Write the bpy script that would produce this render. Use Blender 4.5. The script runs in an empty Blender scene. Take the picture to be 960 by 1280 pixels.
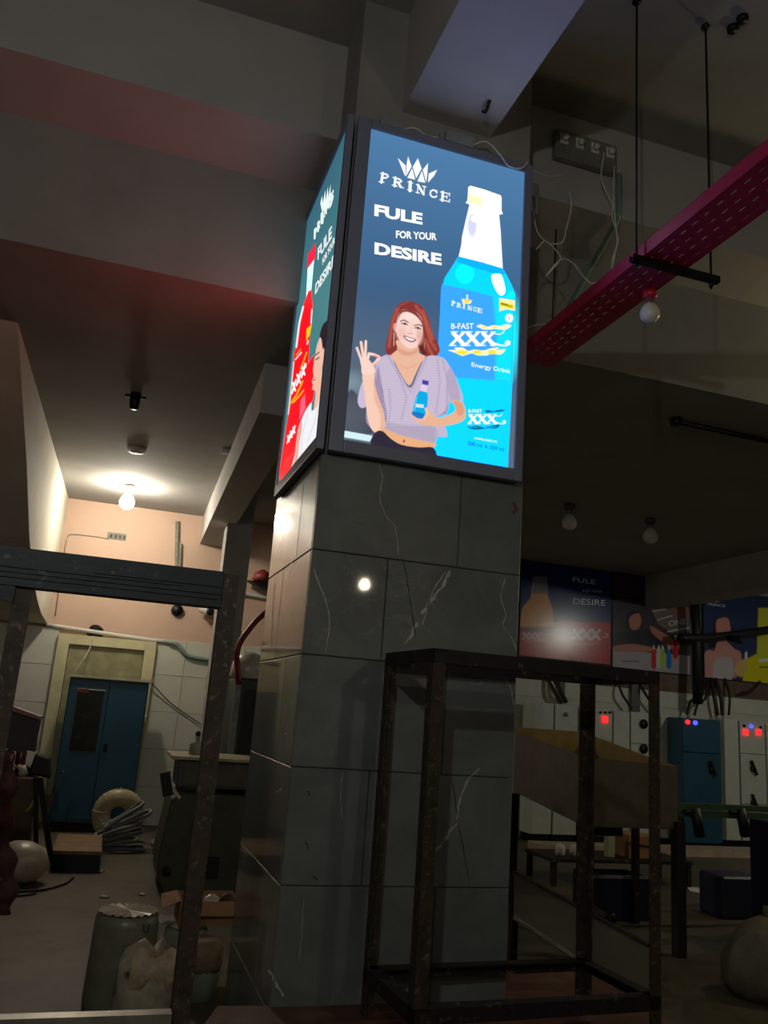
import bpy, bmesh, math, random
import numpy as np
from mathutils import Vector, Matrix
random.seed(4); RNG = np.random.default_rng(4)
SC = bpy.context.scene
COL = SC.collection

# ------------------------------------------------------------------ camera
F = 1040.0                       # focal length in pixels of the 960x1280 frame
def _n(v): v = np.array(v, float); return v/np.linalg.norm(v)
_Y = _n((133-480, -(865-640), -F))
_X = np.array((4200-480, -(1167-640), -F), float); _X = _n(_X - _Y*np.dot(_X, _Y))
_Z = np.cross(_X, _Y)
R = np.stack([_X, _Y, _Z])       # world = R @ camera
CP = np.array([0, 0, 1.85])
cd = bpy.data.cameras.new('camera'); cam = bpy.data.objects.new('camera', cd); COL.objects.link(cam)
cd.sensor_fit = 'VERTICAL'; cd.sensor_height = 36; cd.lens = F/1280*36; cd.clip_start = .05; cd.clip_end = 100
cam.matrix_world = Matrix.Translation(Vector(CP)) @ Matrix(R.tolist()).to_4x4()
SC.camera = cam
def hit(u, v, ax, val):          # pixel -> point on the plane axis = val
    d = R @ np.array([(u-480)/F, -(v-640)/F, -1.0]); t = (val-CP[ax])/d[ax]; return CP + d*t
def projv(P):
    c = (np.asarray(P, float)-CP) @ R
    return 480+F*c[..., 0]/-c[..., 2], 640-F*c[..., 1]/-c[..., 2]

# ------------------------------------------------------------------ world, exposure
w = bpy.data.worlds.new('world'); SC.world = w; w.use_nodes = True
w.node_tree.nodes['Background'].inputs[0].default_value = (.55, .6, .62, 1)
w.node_tree.nodes['Background'].inputs[1].default_value = 0.0
SC.view_settings.view_transform = 'Standard'; SC.view_settings.look = 'None'
SC.view_settings.gamma = 1; SC.view_settings.exposure = 0.0; SC.view_settings.use_curve_mapping = False
HDR = 2.2                        # how far the clear parts of the light boxes exceed display white
BOX_GLOW = 1.0                   # light boxes
LAMPS = dict(bay=250, left=820, right=230, stripe=600, far=700)

# ------------------------------------------------------------------ materials
def lin(c):
    c = np.array(c, float)/255; return np.where(c <= .04045, c/12.92, ((c+.055)/1.055)**2.4)
MATS = {}
def M(name, c, rough=.6, metal=0., var=.25, scale=6., c2=None, thr=(.55, .62), scale2=9., bump=.0, spec=.5, trans=0., alpha=1.):
    if name in MATS: return MATS[name]
    m = bpy.data.materials.new(name); m.use_nodes = True; nt = m.node_tree; L = nt.links.new
    b = nt.nodes['Principled BSDF']
    b.inputs['Roughness'].default_value = rough; b.inputs['Metallic'].default_value = metal
    b.inputs['Specular IOR Level'].default_value = spec; b.inputs['Transmission Weight'].default_value = trans
    b.inputs['Alpha'].default_value = alpha
    tc = nt.nodes.new('ShaderNodeTexCoord')
    nz = nt.nodes.new('ShaderNodeTexNoise'); nz.inputs['Scale'].default_value = scale; nz.inputs['Detail'].default_value = 6; nz.inputs['Roughness'].default_value = .62
    L(tc.outputs['Object'], nz.inputs['Vector'])
    rp = nt.nodes.new('ShaderNodeValToRGB'); base = lin(c)
    rp.color_ramp.elements[0].position = .3; rp.color_ramp.elements[1].position = .7
    rp.color_ramp.elements[0].color = (*np.clip(base*(1-var), 0, 1), 1); rp.color_ramp.elements[1].color = (*np.clip(base*(1+var), 0, 1), 1)
    L(nz.outputs['Fac'], rp.inputs['Fac']); out = rp.outputs['Color']
    if c2 is not None:
        n2 = nt.nodes.new('ShaderNodeTexNoise'); n2.inputs['Scale'].default_value = scale2; n2.inputs['Detail'].default_value = 5; n2.inputs['Roughness'].default_value = .65
        L(tc.outputs['Object'], n2.inputs['Vector'])
        r2 = nt.nodes.new('ShaderNodeValToRGB'); r2.color_ramp.elements[0].position = thr[0]; r2.color_ramp.elements[1].position = thr[1]
        mx = nt.nodes.new('ShaderNodeMix'); mx.data_type = 'RGBA'
        L(n2.outputs['Fac'], r2.inputs['Fac']); L(r2.outputs['Color'], mx.inputs['Factor']); L(out, mx.inputs[6]); mx.inputs[7].default_value = (*lin(c2), 1)
        out = mx.outputs[2]
    L(out, b.inputs['Base Color'])
    if bump:
        bp = nt.nodes.new('ShaderNodeBump'); bp.inputs['Strength'].default_value = bump; bp.inputs['Distance'].default_value = .02
        L(nz.outputs['Fac'], bp.inputs['Height']); L(bp.outputs['Normal'], b.inputs['Normal'])
    MATS[name] = m; return m
def EM(name, c, s=1., attr=False):
    if name in MATS: return MATS[name]
    m = bpy.data.materials.new(name); m.use_nodes = True; nt = m.node_tree
    b = nt.nodes['Principled BSDF']; b.inputs['Base Color'].default_value = (.02, .02, .02, 1); b.inputs['Roughness'].default_value = .3
    b.inputs['Emission Strength'].default_value = s
    if attr:
        a = nt.nodes.new('ShaderNodeAttribute'); a.attribute_name = 'print'; nt.links.new(a.outputs['Color'], b.inputs['Emission Color'])
    else: b.inputs['Emission Color'].default_value = (*lin(c), 1)
    MATS[name] = m; return m
def PRINT(name, rough=.3):       # printed sheet, colours of the print on the vertices
    if name in MATS: return MATS[name]
    m = bpy.data.materials.new(name); m.use_nodes = True; nt = m.node_tree; b = nt.nodes['Principled BSDF']
    a = nt.nodes.new('ShaderNodeAttribute'); a.attribute_name = 'print'; nt.links.new(a.outputs['Color'], b.inputs['Base Color'])
    b.inputs['Roughness'].default_value = rough; MATS[name] = m; return m

def marble():
    m = bpy.data.materials.new('dark_marble_tile'); m.use_nodes = True; nt = m.node_tree; L = nt.links.new; b = nt.nodes['Principled BSDF']
    b.inputs['Roughness'].default_value = .2; b.inputs['Specular IOR Level'].default_value = .5
    g = nt.nodes.new('ShaderNodeNewGeometry')
    n1 = nt.nodes.new('ShaderNodeTexNoise'); n1.inputs['Scale'].default_value = 2.2; n1.inputs['Detail'].default_value = 8; n1.inputs['Roughness'].default_value = .65; n1.inputs['Distortion'].default_value = .5
    L(g.outputs['Position'], n1.inputs['Vector'])
    r1 = nt.nodes.new('ShaderNodeValToRGB'); e = r1.color_ramp.elements
    e[0].position = .3; e[0].color = (*lin((88, 93, 92)), 1); e[1].position = .72; e[1].color = (*lin((122, 127, 124)), 1)
    L(n1.outputs['Fac'], r1.inputs['Fac'])
    n2 = nt.nodes.new('ShaderNodeTexNoise'); n2.inputs['Scale'].default_value = 1.3; n2.inputs['Detail'].default_value = 7; n2.inputs['Distortion'].default_value = 1.2
    L(g.outputs['Position'], n2.inputs['Vector'])
    r2 = nt.nodes.new('ShaderNodeValToRGB'); e = r2.color_ramp.elements
    e[0].position = .492; e[0].color = (0, 0, 0, 1); e[1].position = .508; e[1].color = (0, 0, 0, 1); q = e.new(.5); q.color = (.14, .14, .14, 1)
    L(n2.outputs['Fac'], r2.inputs['Fac'])
    n3 = nt.nodes.new('ShaderNodeTexNoise'); n3.inputs['Scale'].default_value = 1.7; L(g.outputs['Position'], n3.inputs['Vector'])
    r3 = nt.nodes.new('ShaderNodeValToRGB'); r3.color_ramp.elements[0].position = .5; r3.color_ramp.elements[1].position = .62; L(n3.outputs['Fac'], r3.inputs['Fac'])
    mu = nt.nodes.new('ShaderNodeMath'); mu.operation = 'MULTIPLY'; L(r2.outputs['Color'], mu.inputs[0]); L(r3.outputs['Color'], mu.inputs[1])
    mx = nt.nodes.new('ShaderNodeMix'); mx.data_type = 'RGBA'; L(mu.outputs[0], mx.inputs['Factor']); L(r1.outputs['Color'], mx.inputs[6]); mx.inputs[7].default_value = (*lin((190, 192, 184)), 1)
    L(mx.outputs[2], b.inputs['Base Color'])
    b.inputs['Coat Weight'].default_value = .55; b.inputs['Coat Roughness'].default_value = .04
    rr = nt.nodes.new('ShaderNodeMapRange'); rr.inputs['To Min'].default_value = .28; rr.inputs['To Max'].default_value = .5; L(n3.outputs['Fac'], rr.inputs['Value']); L(rr.outputs[0], b.inputs['Roughness'])
    return m
MARBLE = marble()
PLASTER = M('grey_plaster', (148, 145, 141), .85, var=.12, scale=2.5, bump=.15)
SOFFIT = M('white_plaster', (176, 172, 169), .8, var=.06, scale=2.)
PINK = M('salmon_paint', (204, 173, 152), .75, var=.06, scale=1.2)
CEIL = M('ceiling_white', (146, 144, 139), .88, var=.08, scale=1.5, c2=(132, 130, 124), thr=(.5, .8), scale2=1.1, bump=.1)
WTILE = M('white_glazed_tile', (205, 205, 190), .28, var=.06, scale=3.)
GROUT = M('grey_grout', (95, 92, 82), .9)
FLOORM = M('worn_concrete', (88, 81, 65), .55, var=.22, scale=1.4, c2=(64, 57, 45), thr=(.5, .7), scale2=3., bump=.1)
REDFL = M('brick_red_floor', (98, 62, 50), .6, var=.25, scale=2.5, c2=(112, 90, 72), thr=(.52, .68), scale2=3.)
RUST = M('rusted_black_steel', (60, 48, 38), .6, var=.5, scale=14., c2=(112, 98, 82), thr=(.56, .66), scale2=30., metal=.2, bump=.2)
RUSTD = M('dark_rusted_steel', (34, 29, 27), .6, var=.4, scale=12., c2=(110, 96, 84), thr=(.6, .68), scale2=16., metal=.2, bump=.2)
CHAN = M('grimy_blue_black_steel', (34, 40, 46), .5, var=.35, scale=9., c2=(84, 88, 88), thr=(.62, .7), scale2=20., metal=.2, bump=.15)
FRAME = M('gunmetal_frame', (132, 136, 158), .45, metal=.1, var=.06)
TRAY = M('red_painted_tray', (176, 24, 62), .42, var=.15, scale=8.)
BLACK = M('black_rubber', (22, 22, 24), .55)
BLKM = M('black_metal', (30, 30, 32), .45, metal=.5)
WHITEP = M('white_plastic', (208, 206, 200), .4, var=.05)
WIRE = M('white_wire', (216, 216, 214), .5, var=.05)
GREYP = M('panel_grey_paint', (198, 202, 190), .45, var=.06)
BLUEM = M('cabinet_blue_paint', (30, 76, 98), .38, var=.15, scale=3.)
CREAM = M('cream_paint', (206, 200, 160), .5, var=.1)
CARD = M('brown_cardboard', (158, 116, 82), .8, var=.12)
NAVY = M('navy_plastic', (28, 32, 58), .45, var=.2)
BAG = M('white_poly_bag', (190, 186, 176), .35, var=.15, scale=9.)

# ------------------------------------------------------------------ object helpers
def prop(o, label=None, cat=None, group=None, kind=None):
    if label: o['label'] = label
    if cat: o['category'] = cat
    if group: o['group'] = group
    if kind: o['kind'] = kind
    return o
def thing(name, label, cat, loc=(0, 0, 0), rz=0, group=None, kind=None):
    o = bpy.data.objects.new(name, None); COL.objects.link(o)
    o.location = [float(v) for v in loc]; o.rotation_euler = (0, 0, rz); o.empty_display_size = .1
    o['_m'] = [float(x) for r in (Matrix.Translation(Vector([float(v) for v in loc])) @ Matrix.Rotation(rz, 4, 'Z')).inverted() for x in r]
    return prop(o, label, cat, group, kind)
def rootmat(o):
    while o.parent: o = o.parent
    if '_m' in o.keys():
        a = list(o['_m']); return Matrix([a[0:4], a[4:8], a[8:12], a[12:16]])
    return None
class B:
    def __init__(s): s.v = []; s.f = []; s.sm = []
    def add(s, V, Fc, smooth=False):
        n = len(s.v); s.v += [tuple(float(x) for x in p) for p in V]; s.f += [tuple(i+n for i in f) for f in Fc]; s.sm += [smooth]*len(Fc); return s
    def box(s, a, b):
        x0, y0, z0 = a; x1, y1, z1 = b
        return s.add([(x0, y0, z0), (x1, y0, z0), (x1, y1, z0), (x0, y1, z0), (x0, y0, z1), (x1, y0, z1), (x1, y1, z1), (x0, y1, z1)],
                     [(0, 3, 2, 1), (4, 5, 6, 7), (0, 1, 5, 4), (1, 2, 6, 5), (2, 3, 7, 6), (3, 0, 4, 7)])
    def prism(s, poly, vec):      # polygon of 3D points extruded along vec
        n = len(poly); P = [np.array(p, float) for p in poly]; v = np.array(vec, float)
        return s.add(P+[p+v for p in P], [tuple(range(n))[::-1], tuple(range(n, 2*n))]+[(i, (i+1) % n, n+(i+1) % n, n+i) for i in range(n)])
    def bar(s, p, q, wd, ht, up=(0, 0, 1)):   # rectangular bar p->q
        p = np.array(p, float); q = np.array(q, float); d = _n(q-p); u = np.array(up, float)
        if abs(np.dot(d, u)) > .98: u = np.array((0, 1, 0.))
        sd = _n(np.cross(d, u)); u = np.cross(sd, d)
        return s.prism([p+sd*wd/2+u*ht/2, p-sd*wd/2+u*ht/2, p-sd*wd/2-u*ht/2, p+sd*wd/2-u*ht/2], q-p)
    def angle(s, p, q, a, b, wd, t):          # L section with flanges along directions a and b
        p = np.array(p, float); q = np.array(q, float); a = np.array(a, float); b = np.array(b, float)
        return s.prism([p, p+a*wd, p+a*wd+b*t, p+a*t+b*t, p+a*t+b*wd, p+b*wd], q-p)
    def tube(s, pts, r, n=8, closed=False, cap=True):
        P = [np.array(p, float) for p in pts]; m = len(P); rr = r if hasattr(r, '__len__') else [r]*m
        V = []; Fc = []; ref = None
        for i in range(m):
            a = P[(i-1) % m] if (i or closed) else P[i]; b = P[(i+1) % m] if (i < m-1 or closed) else P[i]
            d = _n(b-a)
            if ref is None: ref = np.array((0, 0, 1.)) if abs(d[2]) < .9 else np.array((1., 0, 0))
            sd = np.cross(d, ref); sd = sd/np.linalg.norm(sd); ref = np.cross(sd, d)
            for k in range(n):
                t = 2*math.pi*k/n; V.append(P[i]+rr[i]*(math.cos(t)*sd+math.sin(t)*ref))
        for i in range(m if closed else m-1):
            j = (i+1) % m
            for k in range(n): Fc.append((i*n+k, i*n+(k+1) % n, j*n+(k+1) % n, j*n+k))
        if cap and not closed: Fc += [tuple(range(n))[::-1], tuple(range((m-1)*n, m*n))]
        return s.add(V, Fc, True)
    def lathe(s, prof, c=(0, 0, 0), n=20, axis='z', jit=0.):
        V = []; Fc = []; m = len(prof)
        for i, (r, h) in enumerate(prof):
            for k in range(n):
                t = 2*math.pi*k/n; q = r*(1+jit*(RNG.random()-.5)); x, y = q*math.cos(t), q*math.sin(t)
                p = (x, y, h) if axis == 'z' else ((x, h, y) if axis == 'y' else (h, x, y)); V.append(np.array(p)+np.array(c))
        for i in range(m-1):
            for k in range(n):
                f = (i*n+k, i*n+(k+1) % n, (i+1)*n+(k+1) % n, (i+1)*n+k); Fc.append(f if axis != 'y' else f[::-1])
        Fc += [tuple(range(n))[::-1], tuple(range((m-1)*n, m*n))]
        return s.add(V, Fc, True)
    def build(s, name, mat, parent=None, world=False, bevel=0., seg=1, **kw):
        V = s.v
        if world and parent is not None:
            mm = rootmat(parent)
            if mm is not None: V = [tuple(mm @ Vector(p)) for p in V]
        me = bpy.data.meshes.new(name); me.from_pydata(V, [], s.f); me.update()
        me.polygons.foreach_set('use_smooth', s.sm)
        bm = bmesh.new(); bm.from_mesh(me); bmesh.ops.recalc_face_normals(bm, faces=bm.faces)
        if bevel:
            ed = [e for e in bm.edges if len(e.link_faces) == 2 and e.calc_face_angle(0) > .6]
            bmesh.ops.bevel(bm, geom=ed, offset=bevel, segments=seg, profile=.6, affect='EDGES', clamp_overlap=True)
        bm.to_mesh(me); bm.free()
        if mat: me.materials.append(mat)
        o = bpy.data.objects.new(name, me); COL.objects.link(o); o.parent = parent
        return prop(o, **kw)
def piece(name, me, loc, parent, mat=None):
    o = bpy.data.objects.new(name, me); COL.objects.link(o); o.parent = parent; o.location = [float(x) for x in loc]; return o
def spline(pts, k=8):
    P = [np.array(p, float) for p in pts]; P = [2*P[0]-P[1]]+P+[2*P[-1]-P[-2]]; out = []
    for i in range(1, len(P)-2):
        a, b, c, d = P[i-1:i+3]
        for t in np.linspace(0, 1, k, endpoint=False):
            out.append(.5*((2*b)+(-a+c)*t+(2*a-5*b+4*c-d)*t*t+(-a+3*b-3*c+d)*t**3))
    return out+[P[-2]]
def cable(name, pts, r, mat, label, cat='cable', group=None, k=7, n=6):
    return B().tube(spline(pts, k), r, n).build(name, mat, label=label, cat=cat, group=group)
def tile_mesh(name, wx, hz, t, mat, ch=.004):  # chamfered tile, face towards -Y, origin at lower corner of the face's back
    V = []; 
    for (ins, y) in ((0, 0), (0, -(t-ch)), (ch, -t)):
        V += [(ins, y, ins), (wx-ins, y, ins), (wx-ins, y, hz-ins), (ins, y, hz-ins)]
    Fc = [(0, 3, 2, 1), (8, 9, 10, 11)]
    for l in (0, 4):
        for k in range(4): Fc.append((l+k, l+(k+1) % 4, l+4+(k+1) % 4, l+4+k))
    me = bpy.data.meshes.new(name); me.from_pydata(V, [], Fc); me.update()
    bm = bmesh.new(); bm.from_mesh(me); bmesh.ops.recalc_face_normals(bm, faces=bm.faces); bm.to_mesh(me); bm.free()
    me.materials.append(mat); return me
_tcache = {}
def tile(parent, wx, hz, t, mat, loc, rot=0, name='tile'):
    key = (round(wx, 3), round(hz, 3), round(t, 3), mat.name)
    if key not in _tcache: _tcache[key] = tile_mesh(name, wx, hz, t, mat)
    o = piece(name, _tcache[key], loc, parent); o.rotation_euler = (0, 0, rot); return o

# ------------------------------------------------------------------ text
def text_mesh(name, s, o, ex, ey, mat, parent, bold=.0, off=.0015):
    """fit string s into the parallelogram o + ex (width) + ey (height), a hair proud of the surface"""
    cu = bpy.data.curves.new(name, 'FONT'); cu.body = s; cu.offset = bold; cu.resolution_u = 3
    t = bpy.data.objects.new(name, cu); COL.objects.link(t)
    dg = bpy.context.evaluated_depsgraph_get(); me = bpy.data.meshes.new_from_object(t.evaluated_get(dg))
    bpy.data.objects.remove(t)
    n = len(me.vertices); co = np.empty(n*3); me.vertices.foreach_get('co', co); co = co.reshape(-1, 3)
    a, b = co.min(0), co.max(0); q = (co-a)/np.maximum(b-a, 1e-6)
    o, ex, ey = (np.array(k, float) for k in (o, ex, ey)); nn = _n(np.cross(ex, ey))
    W = o+q[:, :1]*ex+q[:, 1:2]*ey+nn*off
    mm = rootmat(parent) if parent else None
    if mm is not None: W = np.array([mm @ Vector(p) for p in W])
    me.vertices.foreach_set('co', W.ravel()); me.update(); me.materials.clear(); me.materials.append(mat)
    me.name = name; ob = bpy.data.objects.new(name, me); COL.objects.link(ob); ob.parent = parent; return ob
def text_px(name, s, bl, br, tl, ax, val, mat, parent, **k):
    o, r, t = (hit(*p, ax, val) for p in (bl, br, tl)); return text_mesh(name, s, o, r-o, t-o, mat, parent, **k)

# ------------------------------------------------------------------ print painter (colours on a fine grid)
class Canvas:
    def __init__(s, U, V): s.U, s.V = U, V; s.c = np.zeros(U.shape+(3,))
    def put(s, mask, col, sl=None):
        c = lin(col) if not isinstance(col, np.ndarray) else col
        tgt = s.c if sl is None else s.c[sl]
        tgt[...] = tgt*(1-mask[..., None])+c*mask[..., None]
    def poly(s, pts, col, soft=.45, a=1., smooth=True):
        P = np.array(pts, float)
        if smooth and len(P) > 4:
            out = []; n = len(P)
            for i in range(n):
                p0, p1, p2, p3 = P[i-1], P[i], P[(i+1) % n], P[(i+2) % n]
                for t in (0, .33, .66): out.append(.5*(2*p1+(p2-p0)*t+(2*p0-5*p1+4*p2-p3)*t*t+(3*p1-p0-3*p2+p3)*t**3))
            P = np.array(out)
        m = max(soft*2, .6)
        sel = (s.U > P[:, 0].min()-m) & (s.U < P[:, 0].max()+m) & (s.V > P[:, 1].min()-m) & (s.V < P[:, 1].max()+m)
        if not sel.any(): return
        u, v = s.U[sel], s.V[sel]; ins = np.zeros(u.shape, bool); d2 = np.full(u.shape, 1e9)
        for i in range(len(P)):
            x0, y0 = P[i-1]; x1, y1 = P[i]
            cr = ((y0 > v) != (y1 > v)); 
            if y1 != y0: ins ^= cr & (u < (x1-x0)*(v-y0)/(y1-y0)+x0)
            dx, dy = x1-x0, y1-y0; t = np.clip(((u-x0)*dx+(v-y0)*dy)/max(dx*dx+dy*dy, 1e-9), 0, 1)
            d2 = np.minimum(d2, (u-x0-t*dx)**2+(v-y0-t*dy)**2)
        sd = np.where(ins, 1, -1)*np.sqrt(d2); mk = np.clip(.5+sd/(2*soft), 0, 1)*a
        c = lin(col); s.c[sel] = s.c[sel]*(1-mk[:, None])+c*mk[:, None]
    def line(s, pts, wd, col, soft=.35, a=1.):
        P = np.array(pts, float); m = wd+soft*2
        sel = (s.U > P[:, 0].min()-m) & (s.U < P[:, 0].max()+m) & (s.V > P[:, 1].min()-m) & (s.V < P[:, 1].max()+m)
        u, v = s.U[sel], s.V[sel]; d2 = np.full(u.shape, 1e9)
        for i in range(1, len(P)):
            x0, y0 = P[i-1]; x1, y1 = P[i]; dx, dy = x1-x0, y1-y0
            t = np.clip(((u-x0)*dx+(v-y0)*dy)/max(dx*dx+dy*dy, 1e-9), 0, 1); d2 = np.minimum(d2, (u-x0-t*dx)**2+(v-y0-t*dy)**2)
        mk = np.clip(.5+(wd/2-np.sqrt(d2))/(2*soft), 0, 1)*a; c = lin(col); s.c[sel] = s.c[sel]*(1-mk[:, None])+c*mk[:, None]
    def blob(s, x, y, rx, ry, col, a=1., p=1.):
        mk = np.clip(1-((s.U-x)/rx)**2-((s.V-y)/ry)**2, 0, 1)**p*a; s.put(mk, col)
    def mark(s): s.pre = s.c.copy()
    def hdr(s, k=1.):                 # clear film lets the full tube light through, past display white; only where nothing is printed over it
        x = np.clip((s.c-.72)/.28, 0, 1)*(np.abs(s.c-s.pre).max(-1, keepdims=True) < .02); s.c += k*HDR*x*x*(3-2*x)
    def glyphs(s, word, cells, col):
        S = dict(P=[([(.26, 0), (.26, 1)], .26), ([(.04, .95), (.5, .95)], .1), ([(.02, .05), (.52, .05)], .1), ([(.3, .93), (.66, .92), (.84, .73), (.66, .53), (.3, .5)], .17)],
                 R=[([(.24, 0), (.24, 1)], .24), ([(.04, .95), (.5, .95)], .1), ([(.02, .05), (.46, .05)], .1), ([(.3, .93), (.62, .92), (.78, .75), (.62, .55), (.3, .52)], .16), ([(.5, .5), (.78, .08)], .2), ([(.66, .05), (1., .05)], .1)],
                 I=[([(.5, 0), (.5, 1)], .42), ([(.1, .95), (.9, .95)], .1), ([(.1, .05), (.9, .05)], .1)],
                 N=[([(.2, 0), (.2, 1)], .1), ([(.84, .0), (.84, 1)], .1), ([(.2, .94), (.8, .05)], .25), ([(.02, .95), (.3, .95)], .1), ([(.02, .05), (.38, .05)], .1), ([(.66, .95), (1, .95)], .1)],
                 C=[([(.9, .72), (.72, .92), (.45, .93), (.2, .72), (.18, .3), (.42, .07), (.72, .08), (.92, .28)], .18), ([(.9, .98), (.9, .62)], .1)],
                 E=[([(.24, 0), (.24, 1)], .26), ([(.02, .95), (.9, .95)], .11), ([(.02, .05), (.92, .05)], .11), ([(.3, .52), (.66, .52)], .1), ([(.66, .7), (.66, .34)], .09), ([(.9, 1), (.9, .7)], .1), ([(.93, 0), (.93, .32)], .1)])
        for ch, (bl, br, tl) in zip(word, cells):
            bl, br, tl = (np.array(k, float) for k in (bl, br, tl)); wpx = .5*(np.linalg.norm(br-bl)+np.linalg.norm(tl-bl))
            for pts, wd in S[ch]: s.line([bl+(br-bl)*x+(tl-bl)*y for x, y in pts], wd*wpx, col, soft=.3)
def grid_obj(name, o, ex, ey, nx, ny, paint, mat, parent):
    """flat printed sheet: grid o + i*ex + j*ey, painted through its picture coordinates"""
    o, ex, ey = (np.array(k, float) for k in (o, ex, ey))
    I, J = np.meshgrid(np.linspace(0, 1, nx), np.linspace(0, 1, ny)); P = o+I[..., None]*ex+J[..., None]*ey
    U, V = projv(P); cv = Canvas(U, V); paint(cv, I, J)
    k = np.arange(nx*ny).reshape(ny, nx); Fc = np.stack([k[:-1, :-1], k[:-1, 1:], k[1:, 1:], k[1:, :-1]], -1).reshape(-1, 4)
    Q = P.reshape(-1, 3); mm = rootmat(parent)
    if mm is not None: Q = Q @ np.array(mm)[:3, :3].T + np.array(mm)[:3, 3]
    me = bpy.data.meshes.new(name); me.vertices.add(len(Q)); me.vertices.foreach_set('co', Q.ravel())
    me.loops.add(Fc.size); me.loops.foreach_set('vertex_index', Fc.ravel().astype(np.int32))
    me.polygons.add(len(Fc)); me.polygons.foreach_set('loop_start', np.arange(0, Fc.size, 4, dtype=np.int32)); me.update(calc_edges=True)
    at = me.attributes.new('print', 'FLOAT_COLOR', 'POINT'); at.data.foreach_set('color', np.concatenate([cv.c.reshape(-1, 3), np.ones((len(Q), 1))], 1).astype(np.float32).ravel())
    me.materials.append(mat); ob = bpy.data.objects.new(name, me); COL.objects.link(ob); ob.parent = parent; return ob
def crop(x0, y0, s): return lambda pts: [(x0+p[0]/s, y0+p[1]/s) for p in pts]
# ================================================================== the setting
YB = 13.3; ZS = 5.62; ZC = 6.38; ZF = 4.69
def S(name, mat, *boxes, parent=None, bevel=0.):
    b = B()
    for a, c in boxes: b.box(a, c)
    return b.build(name, mat, parent, bevel=bevel, kind='structure')
S('floor', FLOORM, ((-4.2, -6.2, -.15), (14.2, 13.6, 0)))
wall_back = S('wall_back', PINK, ((-4.2, YB, 0), (3.0, YB+.2, ZF)))
wall_back_r = S('wall_back_right', PLASTER, ((3.0, YB, 0), (14.2, YB+.2, ZF)))
HALL = M('hall_whitewash', (150, 148, 144), .85, var=.08)
S('wall_left', HALL, ((-4.2, -6.2, 0), (-4.0, YB, ZC)))
S('wall_right', HALL, ((14.0, -6.2, 0), (14.2, YB, ZC)))
S('wall_front', HALL, ((-4.0, -6.2, 0), (14.0, -6.0, ZC)))
S('ceiling', CEIL, ((-4.2, -6.2, ZC), (14.2, 5.66, ZC+.15)))
S('ceiling_lower', CEIL, ((-4.2, 6.7, ZF), (2.21, YB+.2, ZF+.15)))
S('ceiling_lower_right', CEIL, ((2.21, 5.66, ZF), (14.2, YB+.2, ZF+.15)))
S('slab_behind_column', CEIL, ((.985, 5.72, ZF), (2.21, 6.7, ZF+.15)))
# cross beams and headers on either side of the column
for nm, x0, x1 in (('beam_cross', -4.0, .985), ('beam_cross_right', 2.21, 14.0)):
    S(nm, SOFFIT, ((x0, 4.87, ZS), (x1, 5.5, ZC)))
S('header_left', CEIL, ((-4.0, 5.5, ZF), (.985, 6.7, ZC)))
for nm, x0, x1 in (('header_right', 2.21, 14.0),):
    S(nm, CEIL, ((x0, 5.5, ZF), (x1, 5.66, ZC)))
S('beam_over_camera', SOFFIT, ((1.29, -6.0, ZS), (1.91, 4.44, ZC)))
# column core behind the cladding, up to the slab
S('column_core', PLASTER, ((.985, 4.44, 0), (2.21, 5.72, ZC)))
# lit bay behind the left side: sloping stair slab on the left, beam and post on the right
prof = [(6.85, ZF), (7.0, 4.62), (7.8, 4.30), (8.6, 3.98), (9.75, 3.42), (10.7, 3.10), (11.5, 2.92), (12.2, 2.82), (YB, 2.76), (YB, ZF)]
def xl(y): return -1.09+(y-7.0)*.02
b = B(); n = len(prof)
V = [(xl(y), y, z) for y, z in prof]+[(-3.9, y, z) for y, z in prof]
b.add(V, [tuple(range(n)), tuple(range(n, 2*n))[::-1]]+[(i, n+i, n+(i+1) % n, (i+1) % n) for i in range(n)])
b.build('stair_slab', M('slab_side_cream', (206, 200, 182), .8, var=.08, scale=2., bump=.1), kind='structure')
b = B(); b.prism([(.90, 6.7, 4.24), (1.08, YB, 4.24), (1.08, YB, ZF), (.90, 6.7, ZF)], (.36, 0, 0)); b.build('beam_bay', SOFFIT, kind='structure')
S('bay_post', PLASTER, ((1.27, 11.4, 0), (1.62, 11.75, ZF)))
b = B(); b.box((9.3, 5.66, 4.12), (9.75, YB, ZF)); b.build('beam_far_right', PLASTER, kind='structure')
# raised red floor the photographer stands on
pl = [(.95, 4.44), (.72, 4.46), (.62, 4.2), (.58, 2.6), (.5, 0), (.5, -6), (3.3, -6), (3.2, 1.5), (3.02, 3.6), (2.96, 4.9), (2.25, 4.9), (2.25, 4.44)]
B().prism([(x, y, 0) for x, y in pl], (0, 0, .42)).build('floor_raised', REDFL, kind='structure')

# marble tiles of the column, each its own piece
col = thing('tiled_column', 'square column clad in dark veined marble tiles under the light boxes', 'column', (1.6, 5.08, 0), kind='structure')
rows = [0, .394, .970, 1.544, 2.124, 2.697, 3.272]
fx = {5: 1.83, 4: 1.407, 3: 1.80, 2: 1.39, 1: 1.80, 0: 1.40}
ly = {5: 4.83, 4: 5.2, 3: 4.83, 2: 5.2, 1: 4.83, 0: 5.2}
gp = .004
for i in range(6):
    z0, z1 = rows[i]+gp/2, rows[i+1]-gp/2
    for a, c in ((.963, fx[i]), (fx[i], 2.235)):
        tile(col, c-a-gp, z1-z0, .022, MARBLE, (a+gp/2-1.6, 4.442-5.08, z0))
    for a, c in ((4.442, ly[i]), (ly[i], 5.74)):      # left side, facing -x
        tile(col, c-a-gp, z1-z0, .022, MARBLE, (.985-1.6, c-gp/2-5.08, z0), -math.pi/2)
    for a, c in ((4.442, ly[i]), (ly[i], 5.74)):      # right side
        tile(col, c-a-gp, z1-z0, .022, MARBLE, (2.21-1.6, a+gp/2-5.08, z0), math.pi/2)
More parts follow.
